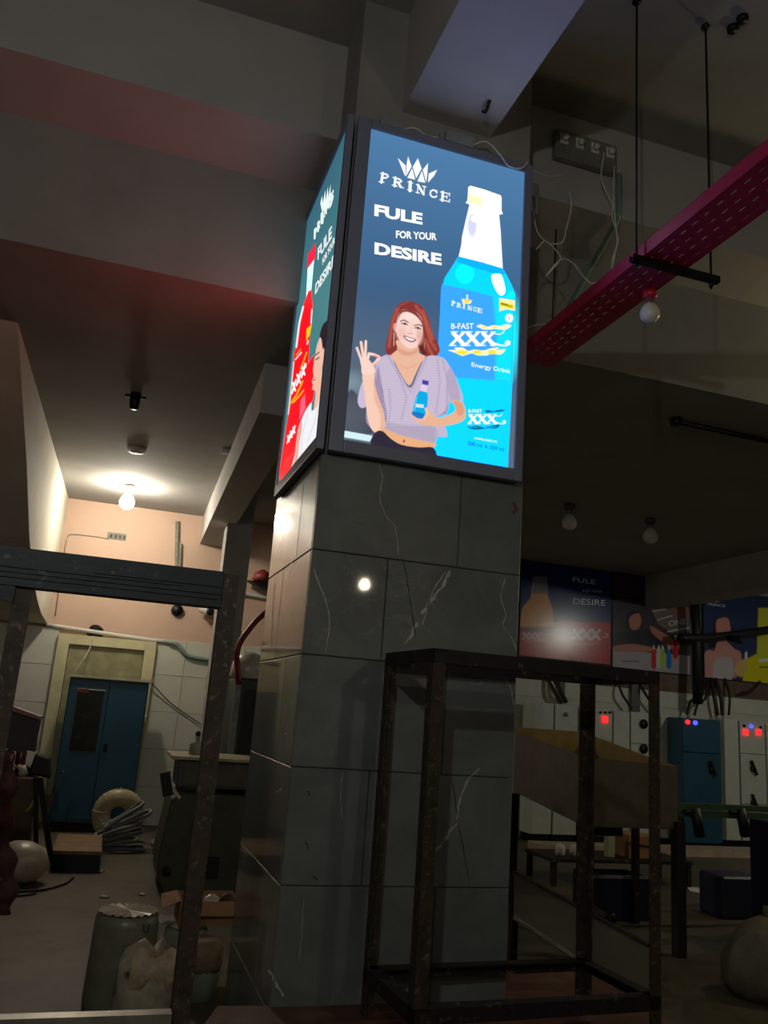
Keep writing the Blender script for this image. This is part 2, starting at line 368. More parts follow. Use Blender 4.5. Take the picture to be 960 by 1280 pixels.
# veins that run over particular tiles
VEIN = M('pale_marble_vein', (176, 178, 172), .3, var=.25, scale=30.)
VDK = M('dark_hairline', (44, 46, 46), .5)
k2 = crop(280, 540, 960/380); k3 = crop(270, 800, 960/390)
veins = [(k2([(487, 92), (500, 140), (492, 210), (515, 270), (540, 300), (552, 388)]), .006, VEIN), (k2([(285, 432), (300, 480), (320, 530), (333, 600), (322, 698)]), .008, VEIN),
         (k2([(712, 438), (695, 480), (650, 535), (625, 575)]), .024, VEIN), (k2([(700, 440), (660, 500), (640, 560), (628, 610)]), .008, VEIN), (k2([(610, 600), (592, 640), (570, 668)]), .022, VEIN), (k2([(890, 460), (875, 520), (890, 580), (880, 610), (908, 650), (925, 695)]), .007, VEIN),
         (k2([(402, 268), (420, 280), (442, 276)]), .005, VEIN), (k3([(390, 405), (383, 480), (388, 550)]), .005, VEIN), (k3([(812, 392), (770, 440), (748, 500), (742, 555)]), .012, VEIN), (k3([(742, 560), (700, 620), (660, 670), (636, 755)]), .02, VEIN), (k3([(740, 570), (715, 590), (690, 640)]), .008, VEIN),
         (k3([(270, 790), (264, 900), (256, 990)]), .004, VEIN), (k3([(165, 1015), (185, 1060), (210, 1098)]), .014, VEIN), (k3([(885, 112), (908, 150), (915, 200)]), .008, VEIN), (k3([(780, 130), (800, 140), (822, 128)]), .006, VEIN),
         (k2([(565, 400), (585, 510), (605, 650)]), .008, VDK), (k3([(728, 430), (745, 560), (782, 758)]), .006, VDK), (k3([(282, 465), (288, 480)]), .012, VDK), (k3([(278, 615), (284, 645)]), .014, VDK), (k3([(300, 725), (308, 740)]), .014, VDK)]
def ribbon(pts3, wd, across):
    P = spline(pts3, 5); b = B(); V = []
    for i, p in enumerate(P):
        h = wd*(.35+.9*RNG.random())*(.4 if i in (0, len(P)-1) else 1)*.5; o = (RNG.random()-.5)*wd*.8
        V += [p+across*(o-h), p+across*(o+h)]
    b.add(V, [(2*i, 2*i+1, 2*i+3, 2*i+2) for i in range(len(P)-1)]); return b
for pts, wd, mt in veins:
    ribbon([hit(u, v, 1, 4.4192) for u, v in pts], wd, np.array((1., 0, 0))).build('vein', mt, col, world=True)
for pts, wd in ((k2([(215, 398), (210, 440), (200, 470)]), .03), (k2([(188, 270), (180, 330), (176, 400)]), .02), (k2([(160, 470), (152, 600), (148, 690)]), .03), (k2([(240, 400), (205, 470)]), .02), (k3([(215, 285), (213, 292)]), .05), (k3([(205, 455), (185, 470)]), .06)):
    ribbon([hit(u, v, 0, .9622) for u, v in pts], wd, np.array((0., 1, 0))).build('vein', VEIN, col, world=True)
# chipped dark edge at the foot and red scribble
ribbon([hit(u, v, 1, 4.419) for u, v in k2([(915, 220), (922, 240), (916, 258)])], .022, np.array((1., 0, 0))).build('red_smear', M('red_smear', (110, 30, 44), .6), col, world=True)

# white tiles of the back wall
for (x0, x1, par, z1) in ((-2.2, -.78, wall_back, 2.72), (.62, 2.9, wall_back, 2.70)):
    nx = max(1, round((x1-x0)/.42)); dx = (x1-x0)/nx
    for i in range(nx):
        for j in range(5):
            dz = z1/5; tile(par, dx-.006, dz-.006, .02, WTILE, (x0+i*dx, YB, j*dz+.003))
for i in range(19):
    for j in range(5): tile(wall_back_r, .594, .574, .02, WTILE, (3.0+i*.58, YB, j*.577+.003)) if i > 5 else None
b = B(); b.box((5.5, YB-.03, 2.60), (14, YB, 2.92)); b.build('trim_1', M('brown_band', (104, 84, 70), .7), kind='structure')
# door with cream frame
dr = thing('door_1', 'cream framed door half hidden behind the blue steel cupboard', 'door', (-.08, YB-.05, 0), kind='structure')
b = B(); b.box((-.78, YB-.1, 0), (-.62, YB-.005, 2.64)); b.box((.46, YB-.1, 0), (.62, YB-.005, 2.64)); b.box((-.619, YB-.1, 2.5), (.459, YB-.005, 2.639)); b.build('door_frame', CREAM, dr, world=True)
b = B(); b.box((-.61, YB-.05, .01), (.45, YB-.006, 2.49)); b.build('door_leaf', M('olive_glass_door', (150, 146, 112), .4), dr, world=True)
# ================================================================== light boxes
WHITE_E = EM('lettering_glow', (255, 255, 255), 1.0*BOX_GLOW)
BOXPRINT = EM('backlit_print', None, BOX_GLOW, attr=True)
cA = crop(340, 130, 960/330); cT = crop(465, 185, 867/105); cB = crop(570, 225, 750/85); cL = crop(545, 350, 960/110); cW = crop(430, 370, 6.0); cS = crop(570, 500, 12.0)
cP = crop(340, 160, 306/110); cR = crop(350, 380, 465/80)

def paint_front(c, I, J):
    # sheet background: blue
    top = lin((78, 126, 172)); mid = lin((58, 94, 132)); low = lin((96, 108, 122))
    t = np.clip(J/.55, 0, 1)[..., None]; t2 = np.clip((J-.5)/.4, 0, 1)[..., None]
    base = (top*(1-t)+mid*t)*(1-t2)+low*t2
    c.c[:] = base
    # mountains and cloud behind the woman
    c.blob(437, 478, 26, 20, (140, 168, 180), .6, 1.5)
    c.poly(cW([(5, 770), (40, 715), (65, 705), (110, 760), (165, 830), (240, 1020), (0, 1010)]), (66, 74, 88), 1.2)
    c.blob(438, 520, 30, 34, (98, 106, 118), .5)
    # big bottle: body, label, neck, cap
    c.poly([(573.5, 320), (628.5, 335.5), (633, 343), (640, 357), (644, 367), (642.5, 440), (634.5, 590), (540, 575), (545, 480), (550, 400), (551.5, 362), (556, 347)], (0, 222, 255), .5, smooth=False)
    c.blob(581, 342, 13, 14, (0, 236, 255), .9); c.blob(640, 420, 16, 60, (0, 250, 255), .8)
    c.poly(cB([(30, 842), (518, 978), (540, 1040), (400, 1025), (180, 960), (10, 900)]), (0, 176, 240), .6, a=.8, smooth=False)
    lab = cL([(62, 48), (300, 95), (560, 165), (690, 190), (860, 205), (845, 700), (830, 1120), (560, 1090), (250, 1065), (10, 1000)])
    c.poly(lab, (58, 172, 246), .5, smooth=False); 
    c.poly(cL([(620, 175), (860, 205), (845, 700), (830, 1120), (640, 1095), (660, 600)]), (0, 226, 250), 2.2, a=.95, smooth=False)
    c.poly(cB([(150, 268), (292, 312), (476, 388), (492, 560), (516, 975), (280, 905), (30, 842), (58, 720), (66, 630), (110, 430)]), (232, 232, 250), .5, smooth=False)
    c.blob(590, 282, 8, 20, (212, 212, 240), .7); c.blob(593, 274, 5, 4, (250, 250, 255), .9); c.blob(616, 300, 9, 30, (250, 250, 255), .9); c.blob(588, 310, 9, 9, (228, 250, 252), .8)
    c.poly(cB([(150, 275), (300, 320), (290, 390), (130, 350)]), (226, 228, 224), 1.0, a=.8)
    c.poly(cB([(138, 78), (162, 66), (330, 112), (490, 170), (502, 195), (500, 335), (516, 374), (470, 382), (280, 312), (150, 268), (106, 250), (126, 232)]), (255, 254, 246), .45, smooth=False)
    c.poly(cB([(132, 145), (285, 195), (295, 300), (130, 240)]), (232, 226, 196), .8, a=.9)
    for q in ([(240, 120), (295, 128)], [(250, 105), (285, 112)], [(320, 122), (345, 130)], [(362, 136), (405, 150)], [(375, 158), (395, 164)]): c.line(cB(q), .8, (236, 60, 110))
    c.poly(cB([(398, 1045), (455, 1036), (502, 1052), (542, 1195), (530, 1258), (478, 1266), (425, 1185), (396, 1100)]), (255, 255, 255), .5)
    c.mark()
    # label marks
    c.poly(cL([(690, 195), (862, 222), (862, 335), (770, 320), (690, 340)]), (255, 244, 170), .5, smooth=False)
    c.line(cL([(715, 262), (830, 290)]), 5., (240, 224, 20)); c.line(cL([(715, 258), (780, 274)]), 2.2, (150, 130, 20)); c.line(cL([(790, 285), (825, 290)]), 1.2, (150, 130, 20))
    c.blob(636.6, 397.6, 5.6, 6, (255, 255, 255), 1, .35); c.line(cL([(795, 405), (800, 425)]), 1.6, (255, 170, 190))
    # small crown and name
    c.poly(cL([(290, 255), (375, 262), (395, 215), (358, 228), (342, 165), (322, 218), (280, 200)]), (255, 240, 190), .4, smooth=False); c.blob(583.6, 376, 3.6, 3.4, (250, 226, 20), 1, .5)
    c.blob(584, 369.5, 1.4, 1.4, (255, 255, 255), 1, .4)
    c.glyphs('PRINCE', [cL(q) for q in ([(165, 275), (215, 282), (168, 228)], [(222, 293), (275, 302), (226, 248)], [(288, 305), (320, 310), (290, 262)], [(340, 322), (392, 332), (344, 278)], [(400, 335), (444, 345), (404, 290)], [(450, 350), (502, 360), (456, 305)])], (255, 255, 255))
    # flames and triple X
    c.poly(cL([(440, 505), (490, 484), (560, 508), (630, 492), (700, 502), (760, 482), (822, 498), (755, 542), (650, 534), (590, 542), (520, 540), (470, 520)]), (255, 250, 206), .4)
    for x, y in ((525, 512), (640, 514)): c.blob(*cL([(x, y)])[0], 4.2, 1.8, (250, 226, 70), .8)
    c.poly(cL([(130, 765), (215, 762), (200, 740), (290, 738), (350, 772), (420, 758), (520, 768), (600, 745), (690, 738), (655, 768), (758, 752), (705, 812), (600, 800), (560, 822), (450, 822), (390, 800), (290, 828), (225, 800)]), (255, 252, 200), .4)
    for x, y, rx in ((285, 790, 9), (450, 786, 6.5), (612, 788, 6.5)): c.blob(*cL([(x, y)])[0], rx, 3.2, (252, 232, 0), 1, .5)
    def xxx(T, s, col, sh=None):
        for dx in (0, 158, 325):
            for q, wd in (([(190+dx, 580), (300+dx, 702)], 46), ([(300+dx, 575), (165+dx, 706)], 30)): c.line(T(q), wd*s, col)
            for q in ([(165+dx, 566), (235+dx, 566)], [(275+dx, 566), (325+dx, 566)], [(145+dx, 714), (215+dx, 714)], [(270+dx, 714), (335+dx, 714)]): c.line(T(q), 11*s, col)
        c.line(T([(640, 690), (700, 712), (760, 716), (800, 700), (804, 675), (780, 664)]), 17*s, col); c.line(T([(640, 588), (700, 592), (735, 572), (745, 548)]), 10*s, col); c.blob(*T([(772, 684)])[0], 24*s, 20*s, col, 1, .4)
    xxx(cL, 110/960, (255, 255, 255))
    k = (165-0)/0.001
    def T2(pts): return [(570+(150+(x-145)*.86+25)/12, 500+(355+(y-714)*.92)/12) for x, y in pts]
    c.poly(cS([(430, 165), (480, 150), (560, 165), (650, 145), (735, 150), (680, 175), (600, 180), (470, 190)]), (0, 110, 150), .4)
    c.poly(cS([(165, 402), (230, 400), (300, 385), (400, 405), (500, 400), (580, 375), (660, 375), (600, 430), (500, 420), (400, 435), (270, 445)]), (0, 110, 150), .4)
    for x, y in ((290, 412), (430, 415), (575, 405)): c.blob(*cS([(x, y)])[0], 3.4, 1.1, (0, 200, 235), .8)
    xxx(T2, .86/12*1.05, (255, 255, 255))
    # ---- woman holding a small bottle
    H1, H2 = (138, 52, 48), (190, 92, 76)
    c.poly(cW([(480, 38), (425, 52), (385, 95), (358, 155), (342, 230), (330, 300), (314, 360), (314, 405), (328, 440), (365, 435), (420, 400), (560, 400), (590, 440), (640, 458), (690, 447), (718, 415), (712, 370), (685, 320), (660, 270), (645, 200), (625, 140), (590, 85), (540, 50)]), H1, .5)
    for q in ([(400, 100), (365, 190), (350, 300), (335, 390)], [(540, 75), (595, 150), (620, 240), (650, 340), (690, 400)], [(590, 110), (630, 220), (665, 320)], [(610, 330), (640, 400), (660, 435)]): c.line(cW(q), 3.2, H2, 1.6, .8)
    c.line(cW([(480, 45), (430, 65), (400, 100)]), 1.5, (170, 90, 84), 1., .6)
    # far sleeve and raised forearm
    LIL, LID = (200, 186, 210), (162, 144, 176)
    c.poly(cW([(260, 480), (165, 605), (103, 770), (125, 838), (165, 825), (168, 950), (250, 1005), (322, 885), (290, 800), (270, 690)]), LID, .5)
    c.poly(cW([(140, 640), (103, 770), (125, 838), (175, 815), (165, 700)]), (206, 190, 216), .6)
    # body of the blouse
    c.poly(cW([(350, 440), (275, 460), (238, 520), (240, 620), (285, 680), (300, 780), (320, 880), (312, 950), (300, 1000), (400, 1035), (540, 1075), (680, 1105), (690, 1052), (770, 1056), (758, 975), (700, 900), (770, 882), (798, 790), (870, 772), (886, 800), (890, 750), (850, 640), (800, 540), (740, 462), (620, 452), (560, 560), (500, 690), (430, 600), (380, 510)]), LIL, .5)
    c.poly(cW([(255, 520), (285, 680), (300, 790), (322, 885), (290, 870), (265, 760), (240, 650)]), LID, 1.0)
    c.poly(cW([(770, 600), (800, 790), (870, 772), (850, 650), (800, 545)]), (184, 168, 196), 1.2)
    c.poly(cW([(790, 790), (770, 882), (700, 905), (760, 860)]), LID, 1.2)
    c.poly(cW([(312, 945), (420, 965), (540, 975), (690, 985), (682, 1104), (540, 1074), (400, 1034), (300, 1000)]), (184, 172, 196), .8)
    for q in ([(330, 450), (420, 610), (500, 720)], [(620, 460), (560, 590), (510, 690)], [(400, 560), (470, 760), (430, 930)], [(700, 470), (720, 640), (690, 880)], [(740, 480), (775, 640), (770, 860)], [(340, 700), (350, 850), (330, 940)]): c.line(cW(q), 1.6, (160, 140, 178), 1.2, .55)
    for x in range(330, 690, 18): c.line(cW([(x, 960), (x-6, 1015+(x-330)*.21)]), .8, (150, 136, 166), .4, .5)
    for i in range(26):                      # rows of pale dots woven in the cloth
        for j in range(24):
            x, y = 262+j*22+(i % 2)*11, 470+i*20
            if 285 < x < 760 and (x < 330+(y-440)*.62 or x > 640-(y-440)*.4): c.line(cW([(x, y), (x+3, y+1)]), .9, (226, 214, 234), .4, .6)
    # neck and chest
    c.poly(cW([(395, 330), (402, 400), (352, 440), (385, 505), (430, 592), (490, 672), (530, 600), (575, 505), (612, 455), (562, 425), (552, 370)]), (238, 186, 158), .5)
    c.poly(cW([(400, 380), (430, 400), (500, 420), (555, 390), (556, 420), (480, 450), (415, 425)]), (216, 156, 130), 1.4, a=.8)
    c.line(cW([(420, 520), (480, 545), (545, 515)]), 1.0, (214, 156, 126), .8, .7)
    # face
    c.poly(cW([(372, 212), (388, 204), (398, 250), (386, 272), (370, 245)]), (226, 160, 146), .5)
    c.poly(cW([(412, 128), (396, 180), (388, 240), (400, 300), (430, 350), (470, 386), (502, 394), (538, 384), (568, 350), (586, 300), (592, 240), (588, 190), (570, 150), (520, 112), (460, 100), (428, 110)]), (250, 214, 206), .5)
    c.blob(*cW([(430, 280)])[0], 9, 12, (238, 178, 168), .6); c.blob(*cW([(568, 300)])[0], 6, 14, (224, 164, 152), .7); c.blob(*cW([(500, 150)])[0], 12, 7, (255, 236, 230), .6)
    c.poly(cW([(412, 128), (428, 108), (480, 98), (540, 120), (590, 190), (596, 260), (580, 200), (540, 150), (480, 120), (430, 130), (400, 190), (390, 230)]), H1, .8)
    c.line(cW([(424, 190), (450, 180), (482, 198)]), 1.3, (120, 66, 60)); c.line(cW([(528, 222), (560, 214), (586, 226)]), 1.3, (120, 66, 60))
    for x, y in ((454, 208), (553, 240)):
        c.line(cW([(x-22, y), (x, y-6), (x+22, y+8)]), 1.3, (84, 44, 46)); c.line(cW([(x-12, y+5), (x+12, y+10)]), 1.5, (230, 214, 212)); c.blob(*cW([(x+2, y+3)])[0], 1.6, 1.4, (52, 34, 36), 1, .4)
    c.line(cW([(508, 215), (500, 262)]), 1.6, (240, 190, 178), 1.2, .8); c.line(cW([(480, 276), (496, 284), (514, 282)]), 1.0, (206, 136, 126), .5, .9)
    c.poly(cW([(444, 296), (470, 302), (496, 310), (540, 326), (520, 346), (490, 342), (462, 326)]), (150, 40, 56), .4)
    c.poly(cW([(456, 305), (498, 316), (530, 328), (508, 337), (476, 326)]), (255, 246, 246), .35)
    c.line(cW([(376, 276), (374, 372)]), .8, (220, 200, 200)); c.line(cW([(604, 350), (602, 405)]), .7, (210, 170, 160), .35, .8)
    c.poly(cW([(320, 400), (345, 390), (392, 395), (362, 435), (330, 442)]), H1, .8); c.poly(cW([(556, 385), (590, 360), (620, 440), (590, 440)]), (100, 34, 36), 1.)
    # raised arm and hand making a ring
    SK, SKD = (252, 216, 202), (232, 170, 150)
    c.poly(cW([(140, 580), (225, 575), (228, 650), (252, 750), (298, 880), (306, 980), (264, 1028), (214, 1010), (180, 930), (166, 820), (150, 690)]), (248, 206, 184), .5)
    c.poly(cW([(225, 650), (252, 750), (298, 880), (304, 980), (270, 1020), (275, 900), (230, 780)]), (230, 172, 140), 1.5, a=.7)
    c.poly(cW([(122, 470), (165, 458), (205, 500), (230, 540), (226, 582), (140, 588), (130, 530)]), SK, .5)
    for q, wd in (([(134, 490), (97, 390)], 3.0), ([(147, 470), (128, 347)], 3.2), ([(160, 466), (164, 340)], 3.2), ([(178, 470), (188, 432), (225, 440), (262, 456)], 3.4), ([(205, 525), (240, 495), (264, 462)], 3.6)): c.line(cW(q), wd, SK, .5)
    c.line(cW([(225, 446), (262, 460)]), 1.5, (240, 130, 136), .6); c.line(cW([(215, 520), (250, 490)]), 1.4, SKD, .8, .7)
    # near arm round to the bottle
    c.poly(cW([(805, 782), (882, 790), (912, 860), (906, 920), (862, 950), (780, 970), (700, 976), (620, 970), (560, 952), (522, 922), (494, 886), (520, 890), (560, 920), (600, 925), (640, 860), (690, 910), (760, 900), (820, 872), (838, 830)]), (236, 182, 148), .5)
    c.poly(cW([(820, 790), (880, 800), (900, 870), (860, 900), (840, 850)]), (216, 150, 120), 1.5, a=.7)
    c.poly(cW([(574, 708), (622, 720), (628, 790), (606, 910), (580, 928), (530, 906), (512, 890), (530, 790), (548, 740)]), (0, 174, 232), .4)
    c.poly(cW([(516, 866), (606, 886), (602, 914), (580, 928), (528, 906), (512, 892)]), (16, 120, 206), .4); c.line(cW([(545, 760), (528, 860)]), 1.4, (70, 214, 245), .6)
    c.poly(cW([(580, 664), (628, 672), (620, 722), (572, 710)]), (222, 208, 240), .4, smooth=False); c.poly(cW([(588, 628), (636, 638), (631, 671), (586, 660)]), (78, 58, 168), .4, smooth=False)
    for dx in (0, 20, 40):
        c.line(cW([(540+dx, 812+dx*.1), (556+dx, 832+dx*.1)]), 1.1, (255, 255, 255)); c.line(cW([(556+dx, 812+dx*.1), (540+dx, 832+dx*.1)]), .9, (255, 255, 255))
    c.line(cW([(616, 848), (628, 880), (600, 925)]), 3.6, (244, 196, 170), .6); c.line(cW([(500, 892), (545, 925), (600, 930)]), 2.6, (240, 188, 160), .6)
    # waist and trousers
    c.poly(cW([(288, 1012), (308, 996), (400, 1035), (540, 1075), (682, 1106), (666, 1136), (560, 1136), (430, 1116), (345, 1066)]), (240, 178, 130), .5)
    c.blob(*cW([(450, 1088)])[0], 1.6, 2.4, (150, 70, 60), 1, .6)
    c.poly(cW([(236, 1022), (290, 1014), (350, 1070), (430, 1116), (560, 1136), (668, 1136), (690, 1215), (560, 1190), (400, 1160), (200, 1110)]), (44, 38, 58), .5)
    c.poly(cW([(-20, 1006), (215, 1048), (195, 1092), (-20, 1056)]), (214, 244, 250), .5, smooth=False)
    # crown and name on top
    for q in ([(262, 95), (348, 180), (350, 296), (338, 285)], [(372, 82), (412, 190), (352, 296), (354, 180)], [(474, 100), (515, 212), (455, 320), (418, 195)], [(416, 205), (448, 330), (362, 308)], [(516, 232), (552, 362), (466, 345)], [(580, 150), (572, 262), (560, 360), (522, 225)], [(675, 222), (640, 290), (575, 362), (584, 262)]):
        m = np.mean(q, 0); c.poly(cT([tuple(m+(np.array(p)-m)*.95) for p in q]), (255, 255, 255), .25, smooth=False)
    c.glyphs('PRINCE', [cT(q) for q in ([(70, 352), (172, 364), (85, 256)], [(205, 386), (325, 416), (212, 298)], [(358, 432), (425, 447), (362, 344)], [(450, 460), (552, 487), (455, 371)], [(582, 500), (672, 521), (590, 418)], [(700, 537), (806, 560), (706, 448)])], (255, 255, 255))
    c.hdr(1.7)

def paint_left(c, I, J):             # I runs from the far edge to the near corner, J from top to bottom
    t = np.clip(J/.6, 0, 1)[..., None]
    c.c[:] = lin((52, 102, 122))*(1-t)+lin((66, 132, 134))*t
    c.poly(cP([(124, 488), (147, 454), (136, 572), (118, 596)]), (222, 236, 238), .4, smooth=False)
    c.poly(cP([(124, 442), (152, 398), (150, 452), (121, 492)]), (228, 24, 62), .4, smooth=False)
    c.poly(cR([(206, -92), (228, -104), (238, 50), (226, 150), (216, 260), (205, 435), (246, 362), (242, 500), (250, 620), (238, 700), (190, 768), (150, 850), (126, 920), (92, 1200), (0, 1290), (0, 1200), (30, 1000), (56, 830), (76, 735), (92, 500), (104, 345), (124, 310), (140, 140), (172, 0)]), (250, 10, 30), .5, smooth=False)
    c.poly(cR([(308, 596), (340, 645), (328, 770), (306, 990), (120, 1180), (140, 1080), (160, 920), (200, 830), (250, 765)]), (255, 255, 255), 1.); c.mark()
    c.line(cR([(168, 20), (140, 140), (118, 312)]), 2.2, (240, 244, 248), .6); c.line(cR([(232, 40), (226, 140)]), 1.6, (250, 240, 240), .5); c.line(cR([(100, 420), (86, 560), (60, 800)]), 1.4, (255, 220, 220), .5)
    c.poly(cR([(192, 182), (232, 146), (218, 222), (190, 268)]), (246, 206, 20), .4, smooth=False); c.line(cR([(204, 268), (198, 290)]), 1.8, (255, 240, 240))
    c.line(cR([(118, 370), (150, 330)]), 1.6, (255, 150, 60)); c.line(cR([(110, 405), (156, 352)]), 1.4, (255, 240, 240))
    for k in range(3):
        x, y = 92+k*34, 610-k*58
        c.line(cR([(x, y-38), (x+18, y+18)]), 2.4, (255, 255, 255)); c.line(cR([(x+24, y-60), (x-6, y+40)]), 2.0, (255, 255, 255))
    c.line(cR([(168, 470), (186, 462), (190, 436)]), 1.2, (255, 255, 255))
    c.line(cR([(78, 722), (120, 660), (165, 560)]), 2.0, (248, 176, 20)); c.line(cR([(96, 716), (140, 668), (172, 626)]), 1.6, (248, 196, 20)); c.line(cR([(150, 470), (170, 420), (194, 350)]), 1.6, (248, 176, 20))
    for k in range(3):
        x, y = 56+k*20, 985-k*32
        c.line(cR([(x, y-26), (x+10, y+14)]), 1.8, (255, 255, 255)); c.line(cR([(x+14, y-36), (x-4, y+26)]), 1.5, (255, 255, 255))
    c.line(cR([(40, 1150), (96, 1090)]), 1.2, (250, 90, 100), .5, .7)
    # woman in white in profile
    c.poly(cR([(345, 122), (312, 150), (288, 230), (300, 262), (312, 320), (345, 312), (338, 400), (308, 560), (312, 600), (350, 640), (372, 640), (378, 130)]), (34, 30, 40), .5)
    c.blob(*cR([(374, 120)])[0], 3.2, 6, (226, 30, 56), 1, .5)
    c.poly(cR([(288, 246), (264, 318), (256, 380), (240, 478), (246, 520), (231, 560), (240, 590), (232, 620), (258, 640), (246, 770), (275, 740), (308, 612), (312, 560), (306, 460), (330, 390), (342, 318), (312, 330), (302, 262)]), (244, 190, 168), .5)
    c.line(cR([(258, 372), (284, 350)]), 1.2, (50, 34, 38)); c.line(cR([(262, 405), (284, 388)]), 1.4, (60, 40, 44)); c.line(cR([(236, 556), (256, 548)]), 1.3, (190, 60, 70))
    c.poly(cR([(308, 596), (340, 645), (328, 770), (306, 990), (92, 1205), (112, 1080), (132, 920), (160, 830), (190, 768), (228, 716), (228, 772), (250, 765), (280, 720)]), (244, 244, 248), .5)
    c.poly(cR([(92, 1205), (112, 1080), (130, 920), (152, 850), (160, 900), (140, 1010), (122, 1180)]), (232, 170, 156), .6)
    for q in ([(200, 800), (160, 960), (150, 1120)], [(290, 700), (250, 860), (200, 1000)]): c.line(cR(q), 1.2, (206, 208, 216), .8, .7)
    c.poly(cR([(150, 700), (182, 650), (185, 760), (140, 840)]), (240, 120, 150), 1., a=.7)
    # crown and name
    for q in ([(168, 262), (174, 236), (180, 285), (176, 300)], [(177, 262), (185, 216), (188, 282), (182, 298)], [(186, 258), (194, 205), (197, 262), (190, 290)], [(196, 240), (204, 196), (203, 248), (197, 275)], [(203, 262), (216, 232), (207, 268), (200, 282)]): c.poly(cP(q), (240, 255, 250), .25, smooth=False)
    for k, ch in enumerate('PRINCE'):
        x = 146+k*11.6; y = 388-k*25.0; c.glyphs(ch, [cP([(x, y), (x+9, y-19), (x+1, y-30)])], (236, 250, 246))
    c.hdr(1.5)

def light_box(name, label, axis, o, ex, ez, dep, paint, nx, ny, wl, wr, wt, wb):
    """o lower corner of the face, ex along the face, ez up; dep = vector into the wall"""
    o, ex, ez, dep = (np.array(k, float) for k in (o, ex, ez, dep)); ux, uz, ud = _n(ex), _n(ez), _n(dep)
    t = thing(name, label, 'light box', o+dep, group=None)
    def slab(a, bb, c, d, y0, y1): return B().prism([o+ux*a+uz*c+ud*y0, o+ux*bb+uz*c+ud*y0, o+ux*bb+uz*d+ud*y0, o+ux*a+uz*d+ud*y0], ud*(y1-y0))
    W, H, D = np.linalg.norm(ex), np.linalg.norm(ez), np.linalg.norm(dep)
    slab(.01, W-.01, .01, H-.01, .02, D).build('case', FRAME, t, world=True)
    for (a, bb, c, d) in ((0, wl, 0, H), (W-wr, W, 0, H), (wl, W-wr, H-wt, H), (wl, W-wr, 0, wb)):
        slab(a, bb, c, d, 0, .045).build('frame_bar', FRAME, t, world=True, bevel=.006, seg=2)
    po = o+ux*wl+uz*(H-wt)+ud*.014
    p = grid_obj('printed_panel', po, ux*(W-wl-wr), -uz*(H-wt-wb), nx, ny, paint, BOXPRINT, t)
    return t, p
FX0, FX1, FZ0, FZ1, FY = .985, 2.185, 3.25, 5.42, 4.335
ft, fp = light_box('light_box', 'tall backlit advert with blue bottle and woman in lilac blouse on column', 1, (FX0, FY, FZ0), (FX1-FX0, 0, 0), (0, 0, FZ1-FZ0), (0, .083, 0), paint_front, 360, 700, .085, .055, .06, .075)
lt, lp = light_box('light_box', 'tall backlit advert with red bottle and woman in white on column side', 0, (.915, 5.60, FZ0), (0, -1.26, 0), (0, 0, FZ1-FZ0), (.046, 0, 0), paint_left, 260, 480, .045, .036, .06, .075)
PY = FY+.014
for s, bl, br, tl, bo in (('FULE', (22, 702), (520, 795), (26, 580), .045), ('FOR YOUR', (246, 930), (668, 955), (246, 852), .035), ('DESIRE', (24, 1096), (718, 1214), (26, 972), .045)):
    q = cT([bl, br, tl]); text_px('lettering', s, *q, 1, PY, WHITE_E, fp, bold=bo)
for s, bl, br, tl, T, mt in (('B-FAST', (165, 535), (410, 535), (165, 472), cL, WHITE_E), ('Energy Drink', (385, 958), (812, 1035), (388, 898), cL, WHITE_E), ('B-FAST', (185, 190), (385, 190), (188, 138), cS, WHITE_E), ('AVAILABLE IN', (270, 585), (610, 645), (272, 552), cS, WHITE_E),
                             ('200 ml', (172, 678), (385, 716), (175, 618), cS, EM('dark_teal_print', (0, 104, 122), 1.)), ('&', (432, 724), (470, 730), (434, 672), cS, EM('dark_teal_print', (0, 104, 122), 1.)), ('250 ml', (502, 735), (715, 772), (505, 680), cS, EM('dark_teal_print', (0, 104, 122), 1.))):
    q = T([bl, br, tl]); text_px('lettering', s, *q, 1, PY, mt, fp, bold=.012)
PX = .915+.014
for s, bl, br, tl in (('FULE', (159, 461), (208, 382), (160, 420)), ('FOR YOUR', (176, 478), (219, 399), (176, 455)), ('DESIRE', (150, 580), (218, 473), (152, 543))):
    q = cP([bl, br, tl]); text_px('lettering', s, *q, 0, PX, WHITE_E, lp, bold=.02)
# power adapter and leads on top of the front box
ad = thing('power_adapter', 'grey plug-in power adapter lying on top edge of light box', 'adapter', (1.66, 4.38, FZ1))
B().box((1.56, 4.33, FZ1+.001), (1.76, 4.43, FZ1+.085)).build('body', M('adapter_grey', (150, 150, 156), .5), ad, world=True, bevel=.012, seg=2)
B().box((1.53, 4.36, FZ1+.02), (1.56, 4.40, FZ1+.06)).build('plug', M('adapter_grey', (150, 150, 156), .5), ad, world=True)
B().box((1.13, 4.35, FZ1+.001), (1.28, 4.42, FZ1+.05)).build('junction_box', M('adapter_grey', (150, 150, 156), .5), label='small grey junction box at light box corner under beam', cat='box')
cable('power_lead', [(1.28, 4.39, FZ1+.03), (1.36, 4.37, FZ1+.05), (1.45, 4.38, FZ1+.03), (1.53, 4.38, FZ1+.04)], .006, WIRE, 'grey lead from corner box to power adapter')
cable('power_lead', [(1.76, 4.37, FZ1+.05), (1.84, 4.33, FZ1+.07), (1.93, 4.31, FZ1-.01), (2.0, 4.318, FZ1-.07), (2.09, 4.318, FZ1-.06), (2.14, 4.33, FZ1+.01)], .006, WIRE, 'grey lead looping from power adapter over frame corner')
